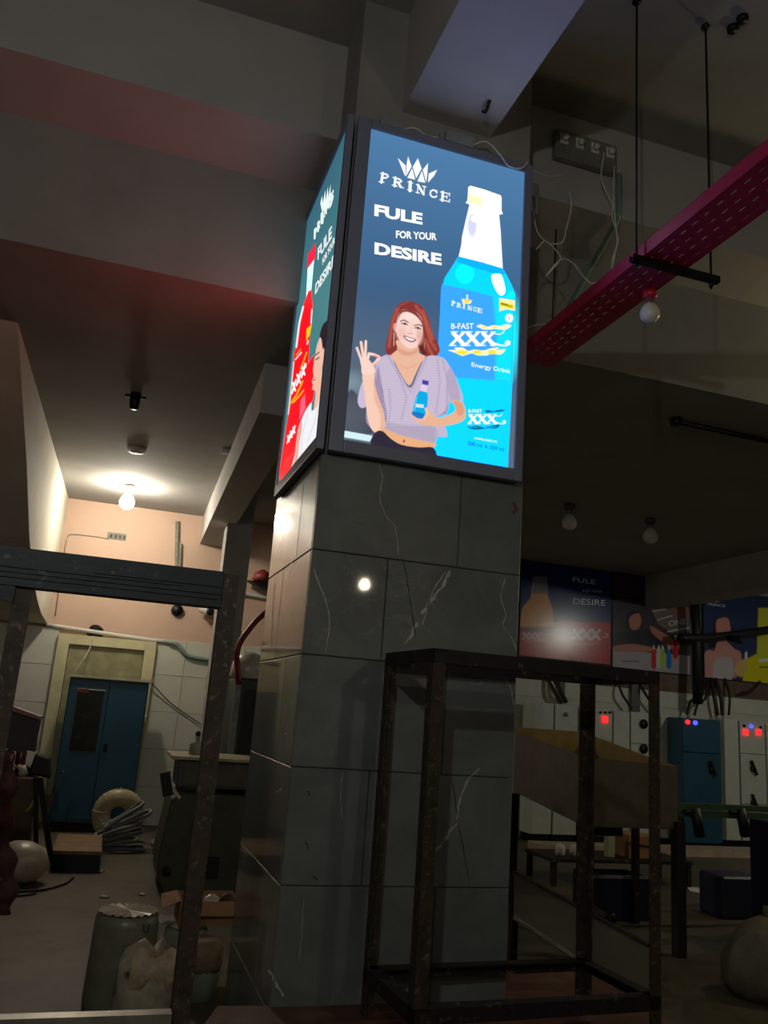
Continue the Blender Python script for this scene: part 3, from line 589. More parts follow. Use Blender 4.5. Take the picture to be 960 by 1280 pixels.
# ================================================================== steel stands in front
def H(u, v, y): return hit(u, v, 1, y)
def HF(u, v, z=0.): return hit(u, v, 2, z)
st = thing('steel_stand', 'tall rusted angle-iron stand with open top in front of marble column', 'stand', (1.424, 3.67, .42), .0566)
Ls, Ws, Hs, aw, at_ = 1.29, .62, 1.74, .064, .008
for x, y, ax, ay in ((0, 0, 1, 1), (Ls, 0, -1, 1), (0, Ws, 1, -1), (Ls, Ws, -1, -1)):
    B().angle((x, y, 0), (x, y, Hs-.066), (ax, 0, 0), (0, ay, 0), aw, at_).build('leg', RUST, st)
for nm, z, m in (('top_rail', Hs, RUSTD), ('bottom_rail', .215, RUSTD)):
    for p, q, a in (((0, 0), (Ls, 0), (0, 1, 0)), ((0, Ws), (Ls, Ws), (0, -1, 0)), ((0, 0), (0, Ws), (1, 0, 0)), ((Ls, 0), (Ls, Ws), (-1, 0, 0))):
        B().angle((*p, z), (*q, z), a, (0, 0, -1), .065, .008).build(nm, m, st)
# portal frame on the left with a ribbed channel across
pf = thing('steel_portal_frame', 'black steel portal frame with ribbed channel across top and flaking legs', 'frame', (-.02, 3.05, 0))
for x0, x1 in ((-.345, -.285), (.345, .405)):
    a = np.array((x0, 3.02, 0))
    B().angle((x0, 3.052, .015), (x0, 3.052, 2.174 if x0 < 0 else 2.3), (1, 0, 0), (0, 1, 0), .06, .008).build('leg', RUST, pf, world=True)
    B().box((x0-.03, 2.99, 0), (x1+.03, 3.1, .014)).build('foot_plate', RUSTD, pf, world=True)
b = B().box((-.62, 3.035, 2.175), (.345, 3.05, 2.305)); b.box((-.62, 3.05, 2.29), (.345, 3.12, 2.305)); b.box((-.62, 3.05, 2.175), (.345, 3.12, 2.188)); b.build('channel', CHAN, pf, world=True)
for z, xa_, xb_ in ((2.202, -.6, .33), (2.219, -.5, .345), (2.236, -.62, .2), (2.247, -.1, .34)): B().box((xa_, 3.030, z), (xb_, 3.0348, z+.006)).build('rib', CHAN, pf, world=True)
B().angle((-.345, 3.025, .86), (.345, 3.025, .86), (0, 1, 0), (0, 0, -1), .05, .006).build('lower_rail', M('bare_steel_rail', (150, 146, 134), .4, metal=.6, var=.3, scale=10.), pf, world=True)
B().prism([(-.62, 3.04, 2.174), (-.34, 3.04, 2.174), (-.34, 3.04, 2.12)], (0, .012, 0)).build('gusset', CHAN, pf, world=True)

# ================================================================== ceiling fittings on the right
tr = thing('cable_tray', 'red perforated metal cable tray hung from the ceiling on threaded rods', 'cable tray', (2.79, 3.8, 4.56))
TX0, TX1, TZ = 2.635, 2.945, 4.56
# perforated bottom: strips and cross bridges leave rows of slots
b = B(); Y0, Y1 = .6, 5.9
def slotted(b, Y0, Y1):
    xs = np.linspace(TX0, TX1, 10)
    for i in range(9):
        gap = i in (1, 3, 5, 7)
        if not gap: b.box((xs[i], Y0, TZ), (xs[i+1], Y1, TZ+.002))
        else:
            y = Y0+(.05 if i % 4 == 1 else .1)
            b.box((xs[i], Y0, TZ), (xs[i+1], y, TZ+.002))
            while y < Y1-.05:
                b.box((xs[i], y+.045, TZ), (xs[i+1], min(y+.1, Y1), TZ+.002))
                b.box((xs[i], y, TZ), (xs[i]+.012, y+.045, TZ+.002)); b.box((xs[i+1]-.012, y, TZ), (xs[i+1], y+.045, TZ+.002)); y += .1
slotted(b, Y0, 5.4); b.build('tray_bed', TRAY, tr, world=True)
for x, s in ((TX0, 1), (TX1, -1)):
    b = B(); b.box((min(x, x+s*.002), Y0, TZ), (max(x, x+s*.002), 5.4, TZ+.09)); b.box((min(x, x+s*.016), Y0, TZ+.088), (max(x, x+s*.016), 5.4, TZ+.09)); b.build('side_rail', TRAY, tr, world=True)
for yy in (3.78, 1.2):
    r = thing('tray_hanger', 'black strut carrying the red tray between two threaded rods' if yy > 2 else 'black strut carrying the red tray far from the column', 'hanger', (2.87, yy, TZ-.05))
    b = B(); b.box((2.56, yy-.02, TZ-.045), (3.17, yy+.02, TZ-.041)); b.box((2.56, yy-.02, TZ-.041), (3.17, yy-.016, TZ-.003)); b.box((2.56, yy+.016, TZ-.041), (3.17, yy+.02, TZ-.003)); b.build('strut', BLKM, r, world=True)
    for x in (2.595, 3.12):
        B().tube([(x, yy, TZ-.09), (x, yy, ZC)], .007, 8).build('threaded_rod', BLKM, r, world=True)
        B().lathe([(.016, TZ-.075), (.016, TZ-.05)], (x, yy, 0), 6).build('nut', BLKM, r, world=True)
        B().lathe([(.03, ZC-.02), (.022, ZC)], (x, yy, 0), 10).build('ceiling_anchor', BLKM, r, world=True)
def bulb(name, label, top, R_, glass, cap, hold=None, drop=.0, group=None, flip=1):
    """A-shape bulb hanging cap up from point top"""
    x, y, z = top; t = thing(name, label, 'bulb', top, group=group)
    if hold: B().lathe([(.3*R_, .0), (.75*R_, -.15*R_), (.75*R_, -.6*R_), (.5*R_, -.9*R_)], (x, y, z-drop), 14).build('holder', hold, t, world=True)
    z0 = z-drop-.9*R_*(1 if hold else 0)
    B().lathe([(.42*R_, z0+.1*R_), (.44*R_, z0-.5*R_), (.5*R_, z0-.6*R_)], (x, y, 0), 14).build('metal_cap', M('bulb_cap', (170, 170, 165), .35, metal=.8), t, world=True)
    pr = [(.5*R_, -.6), (.66*R_, -.8), (.9*R_, -1.2), (R_, -1.65), (.93*R_, -2.05), (.7*R_, -2.4), (.35*R_, -2.58), (.05*R_, -2.62)]
    B().lathe([(r, z0+h*R_) for r, h in pr], (x, y, 0), 18).build('glass', glass, t, world=True)
    if drop: B().tube([(x, y, z), (x, y, z-drop)], .006, 6).build('flex', BLACK, t, world=True)
    return t
bp = HF(812, 360, TZ)
bulb('light_bulb', 'unlit white bulb in red holder hanging under the red tray', (bp[0], bp[1], TZ), .062, M('opal_bulb', (226, 222, 190), .3, var=.03), M('bulb_cap', (170, 170, 165), .35, metal=.8), M('red_holder', (190, 30, 40), .4), .02)
# socket board on the beam face
so = H(690, 185, 4.86); s1 = H(766, 212, 4.86)
sb = thing('socket_board', 'wall board with four plug sockets on dark beam face', 'socket board', ((so[0]+s1[0])/2, 4.86, 5.7))
xa, xb, zb = so[0], s1[0], H(728, 208, 4.86)[2]
B().box((xa, 4.80, zb-.02), (xb, 4.868, zb+.22)).build('board', M('board_grey', (120, 120, 112), .5), sb, world=True, bevel=.01)
for i in range(4):
    x = xa+(i+.5)*(xb-xa)/4
    B().box((x-.035, 4.788, zb+.09), (x+.035, 4.80, zb+.18)).build('socket', WHITEP, sb, world=True, bevel=.006)
    B().lathe([(.022, 4.75), (.024, 4.788)], (x, 0, zb+.13), 10, 'y').build('plug', WHITEP, sb, world=True)
def onp(l, y): return [H(u, v, y) for u, v in l]
W1 = 'thin white wire dangling '
cable('loose_wire', onp([(755, 190), (752, 225), (765, 255), (765, 270), (772, 300), (766, 322), (764, 340)], 4.78), .0055, WIRE, W1+'from the right end of socket board over tray')
cable('loose_wire', onp([(768, 208), (767, 250), (770, 285), (771, 305), (765, 335)], 4.77), .005, WIRE, W1+'beside the green conduit from socket board')
cable('loose_wire', onp([(711, 240), (714, 258), (708, 285), (703, 302), (690, 305), (680, 302), (670, 312)], 4.76), .0055, WIRE, W1+'in a loop past the beam soffit')
cable('loose_wire', onp([(664, 250), (672, 290), (690, 308), (699, 318), (699, 326), (685, 342), (682, 346)], 4.75), .0055, WIRE, W1+'from the light box side, hooked end')
cable('loose_wire', onp([(683, 344), (700, 325), (715, 328)], 4.6)+[HF(735, 352, TZ+.12), HF(748, 352, TZ+.11), HF(765, 342, TZ+.11)], .0055, WIRE, W1+'across to the red tray top')
cable('loose_wire', onp([(655, 412), (668, 407), (683, 406), (690, 412)], 5.2), .006, WIRE, W1+'short end poking out behind light box frame')
cable('loose_wire', onp([(660, 210), (675, 217), (690, 221), (708, 219)], 4.866), .0055, WIRE, W1+'along the dark beam from light box corner')
gp_ = [H(774, 218, 4.83), H(774, 250, 4.83), H(772, 272, 4.83), HF(766, 285, ZS-.03), HF(752, 310, ZS-.04), HF(738, 335, ZS-.05), H(722, 365, 5.46), H(708, 390, 5.46)]
cable('conduit_pipe', gp_, .022, M('green_pvc', (112, 150, 140), .4), 'pale green conduit pipe crossing under the beam behind red tray', 'pipe')
B().box(tuple(H(664, 262, 4.80)-np.array((.03, 0, .02))), tuple(H(664, 235, 4.86)+np.array((.03, 0, 0)))).build('switch_box', M('adapter_grey', (150, 150, 156), .5), label='small grey box on beam face beside light box edge', cat='box')
B().tube([H(694, 330, 5.2)+np.array((0, 0, .35)), H(690, 420, 5.2)], .006, 6).build('hanging_rod', BLKM, label='thin dark rod hanging behind light box beside loose wires', cat='rod')
# holes and hooks in the slabs
hk = HF(612, 125, ZS); hk2 = HF(604, 136, ZS)
B().tube(spline([hk, (hk+hk2)/2-np.array((0, 0, .05)), hk2-np.array((0, 0, .02))], 5), .012, 6).build('ceiling_hook', BLKM, label='small dark hook stuck in the pale beam underside', cat='hook')
for uv, lb in (((928, 22), 'round dark fixing plug in the ceiling, larger of a pair'), ((916, 34), 'round dark fixing plug in the ceiling, smaller of a pair')):
    p = HF(*uv, ZC); B().lathe([(.035, ZC-.03), (.04, ZC)], (p[0], p[1], 0), 10).build('fixing_plug', BLKM, label=lb, cat='fixing')
# bare tube light and two bulbs on the far right ceiling
pa, pb = HF(845, 523, ZF), HF(965, 549, ZF)
tl = thing('conduit_run', 'straight dark conduit run fixed along the low ceiling', 'conduit', pa)
B().tube([pa-np.array((0, 0, .03)), pb+(pb-pa)*1.5-np.array((0, 0, .03))], .025, 8).build('pipe', BLKM, tl, world=True)
B().lathe([(.05, ZF-.07), (.06, ZF)], (pa[0], pa[1], 0), 12).build('junction_box', BLKM, tl, world=True)
OPAL = M('dull_opal_glass', (200, 196, 186), .4, var=.03)
for (u, v), lb in (((712, 630), 'unlit bulb with dark rose on the low ceiling above blue poster'), ((813, 648), 'unlit bulb on the low ceiling before pale far beam')):
    p = HF(u, v, ZF); t = bulb('light_bulb', lb, (p[0], p[1], ZF), .1, OPAL, None, M('dark_rose', (60, 60, 62), .5))
# ceiling bulb of the lit bay, smoke sensor and pipe stub
GLOW = EM('lit_bulb_glass', (255, 245, 226), LAMPS['bay'])
p = HF(162, 606, ZF); bulb('light_bulb', 'glowing round bulb on ceiling of the salmon bay', (p[0], p[1], ZF), .1, GLOW, None, WHITEP)
p = HF(171, 560, ZF); sd = thing('smoke_detector', 'flat round white detector on the ceiling of lit bay', 'detector', (p[0], p[1], ZF))
B().lathe([(.1, ZF-.05), (.11, ZF-.03), (.11, ZF-.005), (.09, ZF)], (p[0], p[1], 0), 20).build('body', WHITEP, sd, world=True); B().lathe([(.05, ZF-.065), (.07, ZF-.05)], (p[0], p[1], 0), 16).build('cap', GREYP, sd, world=True)
p = HF(170, 492, ZF); fh = thing('fan_hook', 'dark fan hook cup on the ceiling of lit bay', 'hook', (p[0], p[1], ZF))
B().lathe([(.04, ZF-.16), (.05, ZF-.1), (.05, ZF)], (p[0], p[1], 0), 12).build('cup', BLKM, fh, world=True); B().tube([(p[0]-.1, p[1], ZF-.03), (p[0]+.1, p[1], ZF-.03)], .012, 6).build('hook_bar', BLKM, fh, world=True)
p = HF(283, 562, ZF); B().box((p[0]-.05, p[1]-.03, ZF-.05), (p[0]+.02, p[1]+.03, ZF)).build('ceiling_clip', WHITEP, label='small white clip on ceiling beside the bay beam', cat='clip')
# lamps that light the hall, hanging outside the picture
HL = EM('hall_lamp_glass_left', (240, 242, 236), LAMPS['left']); HR = EM('hall_lamp_glass_right', (255, 238, 205), LAMPS['right'])
def hall_bulb(name, label, top, glass, drop):      # bare bulb outside the picture, the same kind as those in view
    t = bulb(name, label, top, .06, glass, None, WHITEP, drop)
    for c_ in t.children:
        if c_.name.startswith('glass'): c_.name = 'glowing_glass_'+name
hall_bulb('hall_bulb_left_offscreen', 'bright bare bulb hanging on long flex over lower floor', (-.75, -.8, ZC), HL, 2.3)
hall_bulb('hall_bulb_raised_floor_offscreen', 'bright bare bulb hanging on long flex over raised floor', (3.05, -1.7, ZC), HR, 2.75)
hall_bulb('cross_beam_bulb_right_offscreen', 'warm bare bulb hanging under the cross beam beyond red tray', (7.5, 5.18, ZS), EM('cross_beam_bulb', (255, 236, 180), LAMPS['stripe']), .6)
hall_bulb('panel_bulb_right_offscreen', 'bare bulb hanging from low ceiling near the switch panels', (10.6, 8.0, ZF), EM('far_bulb', (240, 240, 226), LAMPS['far']), .5)

# ================================================================== lit bay on the left: back wall fittings
YW = YB-.022
def wallpts(l, y=YB-.03): return [H(u, v, y) for u, v in l]
cable('conduit_pipe', wallpts([(58, 781), (120, 790), (160, 796), (212, 803)], YB-.03), .03, WHITEP, 'white pipe running over door along salmon wall', 'pipe', k=3, n=8)
cable('conduit_pipe', wallpts([(212, 803), (222, 806), (228, 813), (236, 820), (256, 824), (272, 825)], YB-.05), .034, M('grey_green_pipe', (128, 146, 136), .4), 'grey green pipe offset bending below the white pipe', 'pipe', n=8)
cable('conduit_pipe', wallpts([(286, 739), (310, 743), (345, 749)], YB-.05), .03, WHITEP, 'white pipe on salmon wall beyond the grey post', 'pipe', k=3, n=8)
p = H(119, 790, YB-.03); B().lathe([(.11, YB-.012), (.11, YB-.004), (.09, YB-.002)], (p[0], 0, p[2]), 14, 'y', jit=.3).build('wall_hole', BLKM, label='ragged dark hole in wall behind white pipe over door', cat='hole')
cable('door_wire', [H(117, 795, YB-.06), H(110, 815, YB-.25), H(93, 840, YB-.35)], .008, M('pale_cord', (190, 180, 150), .6), 'pale cord hanging from wall hole to cupboard top')
cable('door_wire', [H(186, 850, YB-.1), H(215, 880, YB-.05), H(252, 906, YB-.05)], .008, BLACK, 'dark cord slanting across white tiles from blue cupboard')
cable('wall_scar', wallpts([(222, 652), (221, 700), (222, 730), (219, 768)], YB-.02), .035, M('bare_mortar', (130, 128, 112), .9, var=.3, scale=30.), 'upright grey mortar scar with buried conduit on salmon wall', 'scar', k=3, n=6)
cable('wall_scar', wallpts([(226, 680), (225, 705), (224, 735)], YB-.02), .03, M('bare_mortar', (130, 128, 112), .9), 'short second mortar scar beside the long upright one', 'scar', k=3, n=6)
p = H(222, 763, YB-.03); B().lathe([(.08, YB-.06), (.09, YB)], (p[0], 0, p[2]), 10, 'y', jit=.3).build('conduit_box', BLKM, label='black broken conduit box at foot of mortar scar', cat='box')
a, c = H(135, 665, YB), H(157, 676, YB); vt = thing('wall_vent', 'small broken rectangular patch of grey mortar on salmon wall', 'vent', ((a[0]+c[0])/2, YB, c[2]))
B().box((a[0], YB-.012, c[2]), (c[0], YB-.001, a[2])).build('mortar_patch', M('bare_mortar', (130, 128, 112), .9), vt, world=True)
for i in range(4): B().box((a[0]+.04+i*.065, YB-.02, c[2]+.02), (a[0]+.075+i*.065, YB-.012, a[2]-.03)).build('gap', BLKM, vt, world=True)
cc = H(258, 762, YB-.2); cm = thing('security_camera', 'white bullet security camera on salmon wall over tiles', 'camera', (cc[0], YB, cc[2]))
B().tube([cc+np.array((-.06, .12, .03)), cc+np.array((.05, -.06, -.03))], .075, 14).build('housing', WHITEP, cm, world=True); B().tube([cc+np.array((.05, -.06, -.03)), cc+np.array((.065, -.085, -.037))], .06, 14).build('lens', BLACK, cm, world=True); B().tube([cc+np.array((-.06, .12, .03)), (cc[0]-.08, YB, cc[2]+.1)], .03, 8).build('bracket', WHITEP, cm, world=True)
cable('camera_lead', [cc+np.array((.06, .1, -.05)), cc+np.array((.1, .15, -.12)), H(266, 772, YB-.03)], .012, M('orange_lead', (170, 110, 70), .6), 'short orange lead below the security camera')
hb = wallpts([(84, 672), (90, 668), (120, 671), (136, 674)], YB-.008); cable('wall_crack', hb, .008, M('bare_mortar', (130, 128, 112), .9), 'thin chased line from mortar patch to wall corner', 'crack', n=5)
cable('wall_crack', wallpts([(83, 674), (79, 700), (69, 770)], YB-.008), .008, M('bare_mortar', (130, 128, 112), .9), 'thin upright chased line near wall corner', 'crack', n=5)
# blue steel cupboard
al = thing('steel_cupboard', 'blue two-door steel cupboard with dark mirror before cream door frame', 'cupboard', (.0, 12.5, 0))
X0, X1, YF, ZT = -.50, .56, 12.45, 2.02
B().box((X0, YF+.02, .12), (X1, YF+.5, ZT)).build('body', BLUEM, al, world=True, bevel=.015, seg=2)
for a, c in ((X0+.012, (X0+X1)/2-.003), ((X0+X1)/2+.003, X1-.012)):
    d = B().box((a, YF, .16), (c, YF+.02, ZT-.03)).build('door', BLUEM, al, world=True, bevel=.006)
    if a < 0:
        mi = H(112, 915, YF)
        B().box((X0+.13, YF-.012, 1.05), (X0+.47, YF, 1.86)).build('mirror', M('dusty_mirror', (70, 72, 66), .12, metal=.7, var=.35, scale=5.), d, world=True)
        B().box((X0+.13, YF-.016, 1.82), (X0+.27, YF-.012, 1.87)).build('red_label', M('dull_red_label', (120, 50, 44), .6), d, world=True)
        B().box((X0+.12, YF-.015, 1.86), (X0+.49, YF, 1.875)).build('mirror_rail', CREAM, d, world=True)
    else: B().box((a+.03, YF-.02, 1.05), (a+.09, YF, 1.16)).build('lock', BLKM, d, world=True)
for x in (X0+.03, X1-.09):
    for y in (YF+.03, YF+.43): B().box((x, y, 0), (x+.06, y+.06, .12)).build('leg', BLKM, al, world=True)
B().box((X0-.02, YF-.03, ZT+.001), (X1+.08, YF+.5, ZT+.035)).build('plywood_sheet', CREAM, label='pale thin board lying on top of blue cupboard', cat='board')
# hose rolls
hr = thing('hose_roll', 'big shrink-wrapped roll of clear hose leaning before cupboard', 'hose roll', (.36, 11.75, 0))
ring = [(.36+.21*math.cos(t), 11.8+.03*math.cos(2*t), .33+.21*math.sin(t)) for t in np.linspace(0, 2*math.pi, 28, endpoint=False)]
B().tube(ring, .115, 14, closed=True).build('wrapped_coil', M('wrapped_hose', (186, 172, 136), .3, var=.2, scale=14.), hr, world=True)
for k in range(9):
    t = 2*math.pi*k/9+.2; d = np.array((math.cos(t), 0, math.sin(t))); q = np.array((.36, 11.8, .33))+.21*d
    B().tube([q+.118*(math.cos(a)*d+math.sin(a)*np.array((0, 1., 0))) for a in np.linspace(0, 2*math.pi, 12, endpoint=False)], .006, 5, closed=True).build('wrap_band', M('wrap_film', (210, 200, 170), .25), hr, world=True)
GH = M('grey_hose', (112, 116, 116), .5, var=.15)
def coil(nm, lab, cx, cy, r, n, asp, lean):
    t = thing(nm, lab, 'hose', (cx, cy, 0), group='coils of grey hose')
    for k in range(n):
        rr = r*(.8+.4*RNG.random()); ox, oy = (RNG.random()-.5)*.12, (RNG.random()-.5)*.1; z = .03+.045*k; tl_ = lean*(k/n)
        P_ = [(cx+ox+rr*math.cos(a), cy+oy+asp*rr*math.sin(a), z+tl_*.2*(1+math.cos(a))+.012*math.sin(3*a)) for a in np.linspace(0, 2*math.pi, 26, endpoint=False)]
        B().tube(P_, .024, 7, closed=True).build('hose_turn', GH, t, world=True)
coil('hose_coil', 'loose heap of grey hose loops, the taller one leaning on the roll', .42, 11.2, .24, 6, .7, .9)
coil('hose_coil', 'flat coil of grey hose on floor beside olive machine', .95, 10.75, .18, 4, .8, 0)
b = B(); b.lathe([(.13, .0), (.16, .06), (.12, .15), (.05, .2)], (.98, 11.35, .0), 14, jit=.3); b.build('crumpled_paper', BAG, label='crumpled pale paper behind the flat hose coil', cat='paper')
# platform scale
ps = thing('platform_scale', 'old platform weighing scale with plywood deck and leaning black column', 'scale', (-.05, 10.3, 0))
B().box((-.30, 9.85, .17), (.19, 10.95, .205)).build('deck', M('worn_plywood', (140, 112, 78), .7, var=.3), ps, world=True)
B().box((-.29, 9.87, 0), (.18, 10.9, .168)).build('base', BLACK, ps, world=True)
cb, ct = np.array((-.46, 10.2, .02)), H(45, 972, 10.2)
for o in (0, .13): B().bar(cb+np.array((o*1.2, 0, 0)), ct+np.array((o*.3, 0, 0)), .05, .06).build('column', BLKM, ps, world=True)
B().bar(cb+np.array((.05, -.03, .6)), cb+np.array((.13, -.03, .95)), .09, .02).build('column_plate', M('brown_plate', (84, 66, 54), .6), ps, world=True)
hd = H(52, 958, 10.2); B().prism([hd+np.array(q) for q in ((-.12, -.06, -.08), (.12, -.06, -.12), (.08, -.06, .1), (-.08, -.06, .14))], (0, .14, 0)).build('dial_head', BLACK, ps, world=True, bevel=.02)
B().bar(cb+np.array((.02, .05, 0)), (-.3, 10.2, .1), .06, .05).build('bracket', BLKM, ps, world=True)
b = B(); b.lathe([(.10, 0), (.22, .05), (.27, .17), (.22, .3), (.1, .37), (.02, .38)], (-.57, 9.3, 0), 16, jit=.16); b.build('plastic_bag', BAG, label='stuffed white plastic bag on floor beside platform scale', cat='bag')
cable('extension_lead', [HF(92, 1097, .012), HF(80, 1105, .012), HF(55, 1112, .012), HF(30, 1114, .012), HF(5, 1116, .012)], .011, BLACK, 'black cord curling on the floor from platform scale')
cable('extension_lead', [HF(45, 1116, .012), HF(30, 1119, .012), HF(0, 1121, .012)], .01, BLACK, 'short straight black cord on floor before white bag')
# waste bin with rubbish, red capped bottle
wb = thing('waste_carton', 'brown upright carton full of rubbish and rope beside platform scale', 'carton', (-.78, 10.7, 0))
B().box((-.98, 10.5, 0), (-.58, 10.95, .86)).build('carton_body', M('dull_brown_board', (96, 82, 62), .8), wb, world=True, bevel=.02)
for k in range(7):
    q = np.array((-.92+.05*k, 10.6+.04*(k % 3), .86)); B().lathe([(.03, 0), (.06, .03), (.05, .08), (.01, .12)], q, 8, jit=.6).build('scrap', [BAG, BLKM, CARD][k % 3], wb, world=True)
B().tube(spline([(-.62, 10.49, .84), (-.58, 10.48, .7), (-.62, 10.48, .56), (-.66, 10.48, .5)], 6), .016, 6).build('rope', M('yellow_rope', (190, 170, 100), .8), wb, world=True)
rb = thing('bottle', 'brown bottle with red cap standing on rubbish carton', 'bottle', (-.80, 10.75, .9)); q = H(20, 975, 10.72)
B().lathe([(.05, .862), (.06, .95), (.06, 1.1), (.03, 1.17)], (q[0], 10.86, 0), 12).build('body', M('brown_glass', (80, 46, 34), .2), rb, world=True); B().lathe([(.06, 1.17), (.065, 1.22), (.05, 1.3), (.02, 1.32)], (q[0], 10.86, 0), 12).build('cap', M('red_cap', (190, 24, 30), .4), rb, world=True)
# dark block with maroon cloth at the left edge
dm = thing('draped_machine', 'dark ragged machine head on post with maroon cloth hanging below', 'machine', (-.92, 6.0, 0))
e = [H(u, v, 5.9) for u, v in ((-40, 878), (15, 884), (50, 897), (47, 910), (44, 925), (43, 940), (36, 938), (25, 941), (10, 936), (-40, 934))]
B().prism(e, (0, .2, 0)).build('machine_head', M('charred_metal', (34, 26, 26), .6, var=.4, scale=10.), dm, world=True)
B().prism([H(u, v, 5.88) for u, v in ((-40, 874), (18, 884), (51, 896), (50, 900), (15, 889), (-40, 880))], (0, .22, 0)).build('rust_lip', M('rusty_pink', (120, 84, 76), .6), dm, world=True)
B().box((-1.15, 6.05, 0), (-1.0, 6.2, 1.45)).build('post', RUSTD, dm, world=True)
b = B(); pts = [H(2, 940, 5.8), H(10, 965, 5.8), H(8, 1000, 5.8), H(2, 1040, 5.8), H(8, 1080, 5.8), H(10, 1110, 5.8), H(4, 1142, 5.8)]
MAR = M('maroon_cloth', (74, 46, 44), .8, var=.5, scale=18., bump=.6)
P_ = spline(pts, 4); b.tube(P_, [.05+.02*math.sin(i*1.3) for i in range(len(P_))], 10); b.build('hanging_cloth', MAR, dm, world=True)
b = B(); P_ = spline([q+np.array((-.14, .06, 0)) for q in pts], 4); b.tube(P_, [.07+.03*math.cos(i) for i in range(len(P_))], 10); b.build('hanging_cloth', MAR, dm, world=True)
B().tube(spline(onp([(-5, 942), (8, 946), (16, 948)], 5.78), 4), .03, 8).build('chrome_lip', M('dull_pink_metal', (150, 104, 96), .3, metal=.4), dm, world=True)

# olive machine cabinet, drawer unit and bottle
om = thing('machine_cabinet', 'olive green machine cabinet with sloping front beside white tiled wall', 'machine', (1.1, 9.3, 0))
OLV = M('olive_machine_paint', (74, 76, 62), .5, var=.2)
B().prism([(.80, 8.9, 0), (.72, 8.9, .12), (.70, 8.9, .3), (.76, 8.9, .86), (.84, 8.9, .92), (1.75, 8.9, .92), (1.75, 8.9, 0)], (0, .8, 0)).build('body', OLV, om, world=True, bevel=.012)
B().box((1.0, 8.885, .14), (1.3, 8.899, .34)).build('dark_opening', BLACK, om, world=True); B().lathe([(.04, 8.86), (.045, 8.9)], (.80, 0, .2), 10, 'y').build('knob', BLACK, om, world=True)
B().bar((.72, 8.86, .9), (.66, 8.86, 1.12), .04, .1).build('side_handle', BLACK, om, world=True); B().bar((.73, 8.87, 1.0), (.84, 8.87, .88), .03, .03).build('side_bar', CREAM, om, world=True)
du = thing('drawer_unit', 'grey drawer unit with cream top standing on olive machine', 'drawer unit', (1.1, 9.2, .92))
B().box((.80, 8.98, .97), (1.6, 9.6, 1.24)).build('body', M('drawer_grey', (84, 82, 78), .5), du, world=True, bevel=.01)
B().box((.72, 8.93, 1.241), (1.62, 9.75, 1.275)).build('top', M('cream_top', (176, 166, 136), .5), du, world=True, bevel=.006)
B().box((.86, 8.965, 1.0), (1.5, 8.98, 1.2)).build('drawer_front', M('drawer_grey2', (92, 84, 78), .5), du, world=True); B().box((1.0, 8.955, 1.12), (1.16, 8.965, 1.14)).build('handle', M('red_brown_strip', (120, 70, 60), .5), du, world=True)
for x in (.84, 1.5): B().box((x, 9.0, .921), (x+.06, 9.55, .97)).build('foot', BLACK, du, world=True)
bt = thing('bottle', 'small clear glass bottle with black stopper on drawer unit', 'bottle', (1.08, 9.3, 1.276)); q = H(244, 948, 9.3)
B().lathe([(.07, 1.277), (.075, 1.29), (.075, 1.37), (.06, 1.4), (.025, 1.41), (.022, 1.47)], (q[0], 9.3, 0), 14).build('glass', M('dusty_glass', (170, 176, 158), .15, var=.1, trans=.4), bt, world=True); B().lathe([(.025, 1.47), (.028, 1.5), (.01, 1.52)], (q[0], 9.3, 0), 10).build('stopper', BLACK, bt, world=True)
# tall dark machine behind with helmet-like hopper and red hose
tm = thing('tall_machine', 'tall dark machine between grey post and column with valve handles', 'machine', (1.75, 10.0, 0))
B().box((1.42, 9.9, 0), (2.3, 10.6, 2.12)).build('body', M('dark_green_grey', (58, 62, 58), .45, var=.2), tm, world=True, bevel=.02)
B().box((1.52, 9.88, 1.2), (2.2, 9.9, 2.0)).build('door', BLACK, tm, world=True); B().box((1.40, 9.86, .2), (1.47, 9.9, 2.1)).build('edge_strip', M('grey_edge', (130, 136, 132), .35, metal=.4), tm, world=True)
q = H(312, 828, 9.95); B().lathe([(.2, 2.121), (.22, 2.15), (.2, 2.3), (.14, 2.4), (.04, 2.44)], (q[0]+.02, 10.1, 0), 18).build('jar', M('milky_jar', (186, 182, 166), .25), tm, world=True)
for v in (958, 975): 
    q = H(274, v, 9.84); B().lathe([(.04, 9.8), (.05, 9.88)], (q[0]+.1, 0, q[2]), 10, 'y').build('valve_knob', BLACK, tm, world=True)
q = H(270, 988, 9.8); B().bar(q+np.array((.08, 0, .12)), q+np.array((.06, 0, -.12)), .035, .03).build('valve_lever', WHITEP, tm, world=True)
B().tube(spline([H(293, 832, 9.95)*np.array((1, 1, 0))+np.array((.06, -.1, 2.05)), H(297, 812, 9.82), H(312, 786, 9.82), H(328, 769, 9.82), H(345, 758, 9.82)], 7), .035, 8).build('red_hose', M('dark_red_hose', (120, 26, 30), .4), tm, world=True)
q = H(328, 722, 12.5); rv = thing('hanging_fan', 'red machine part with black base high on salmon wall', 'fan', (q[0], 12.9, q[2]))
B().lathe([(.03, .12), (.12, .06), (.16, -.03), (.11, -.06)], q, 12).build('red_cowl', M('faded_red', (140, 50, 44), .5), rv, world=True); B().prism([q+np.array(k) for k in ((-.2, 0, -.06), (.3, 0, -.06), (.26, 0, -.22), (0, 0, -.16))], (0, .2, 0)).build('black_base', BLACK, rv, world=True); B().bar(q+np.array((0, .1, -.1)), (q[0], YB, q[2]-.05), .06, .06).build('wall_bracket', BLKM, rv, world=True)

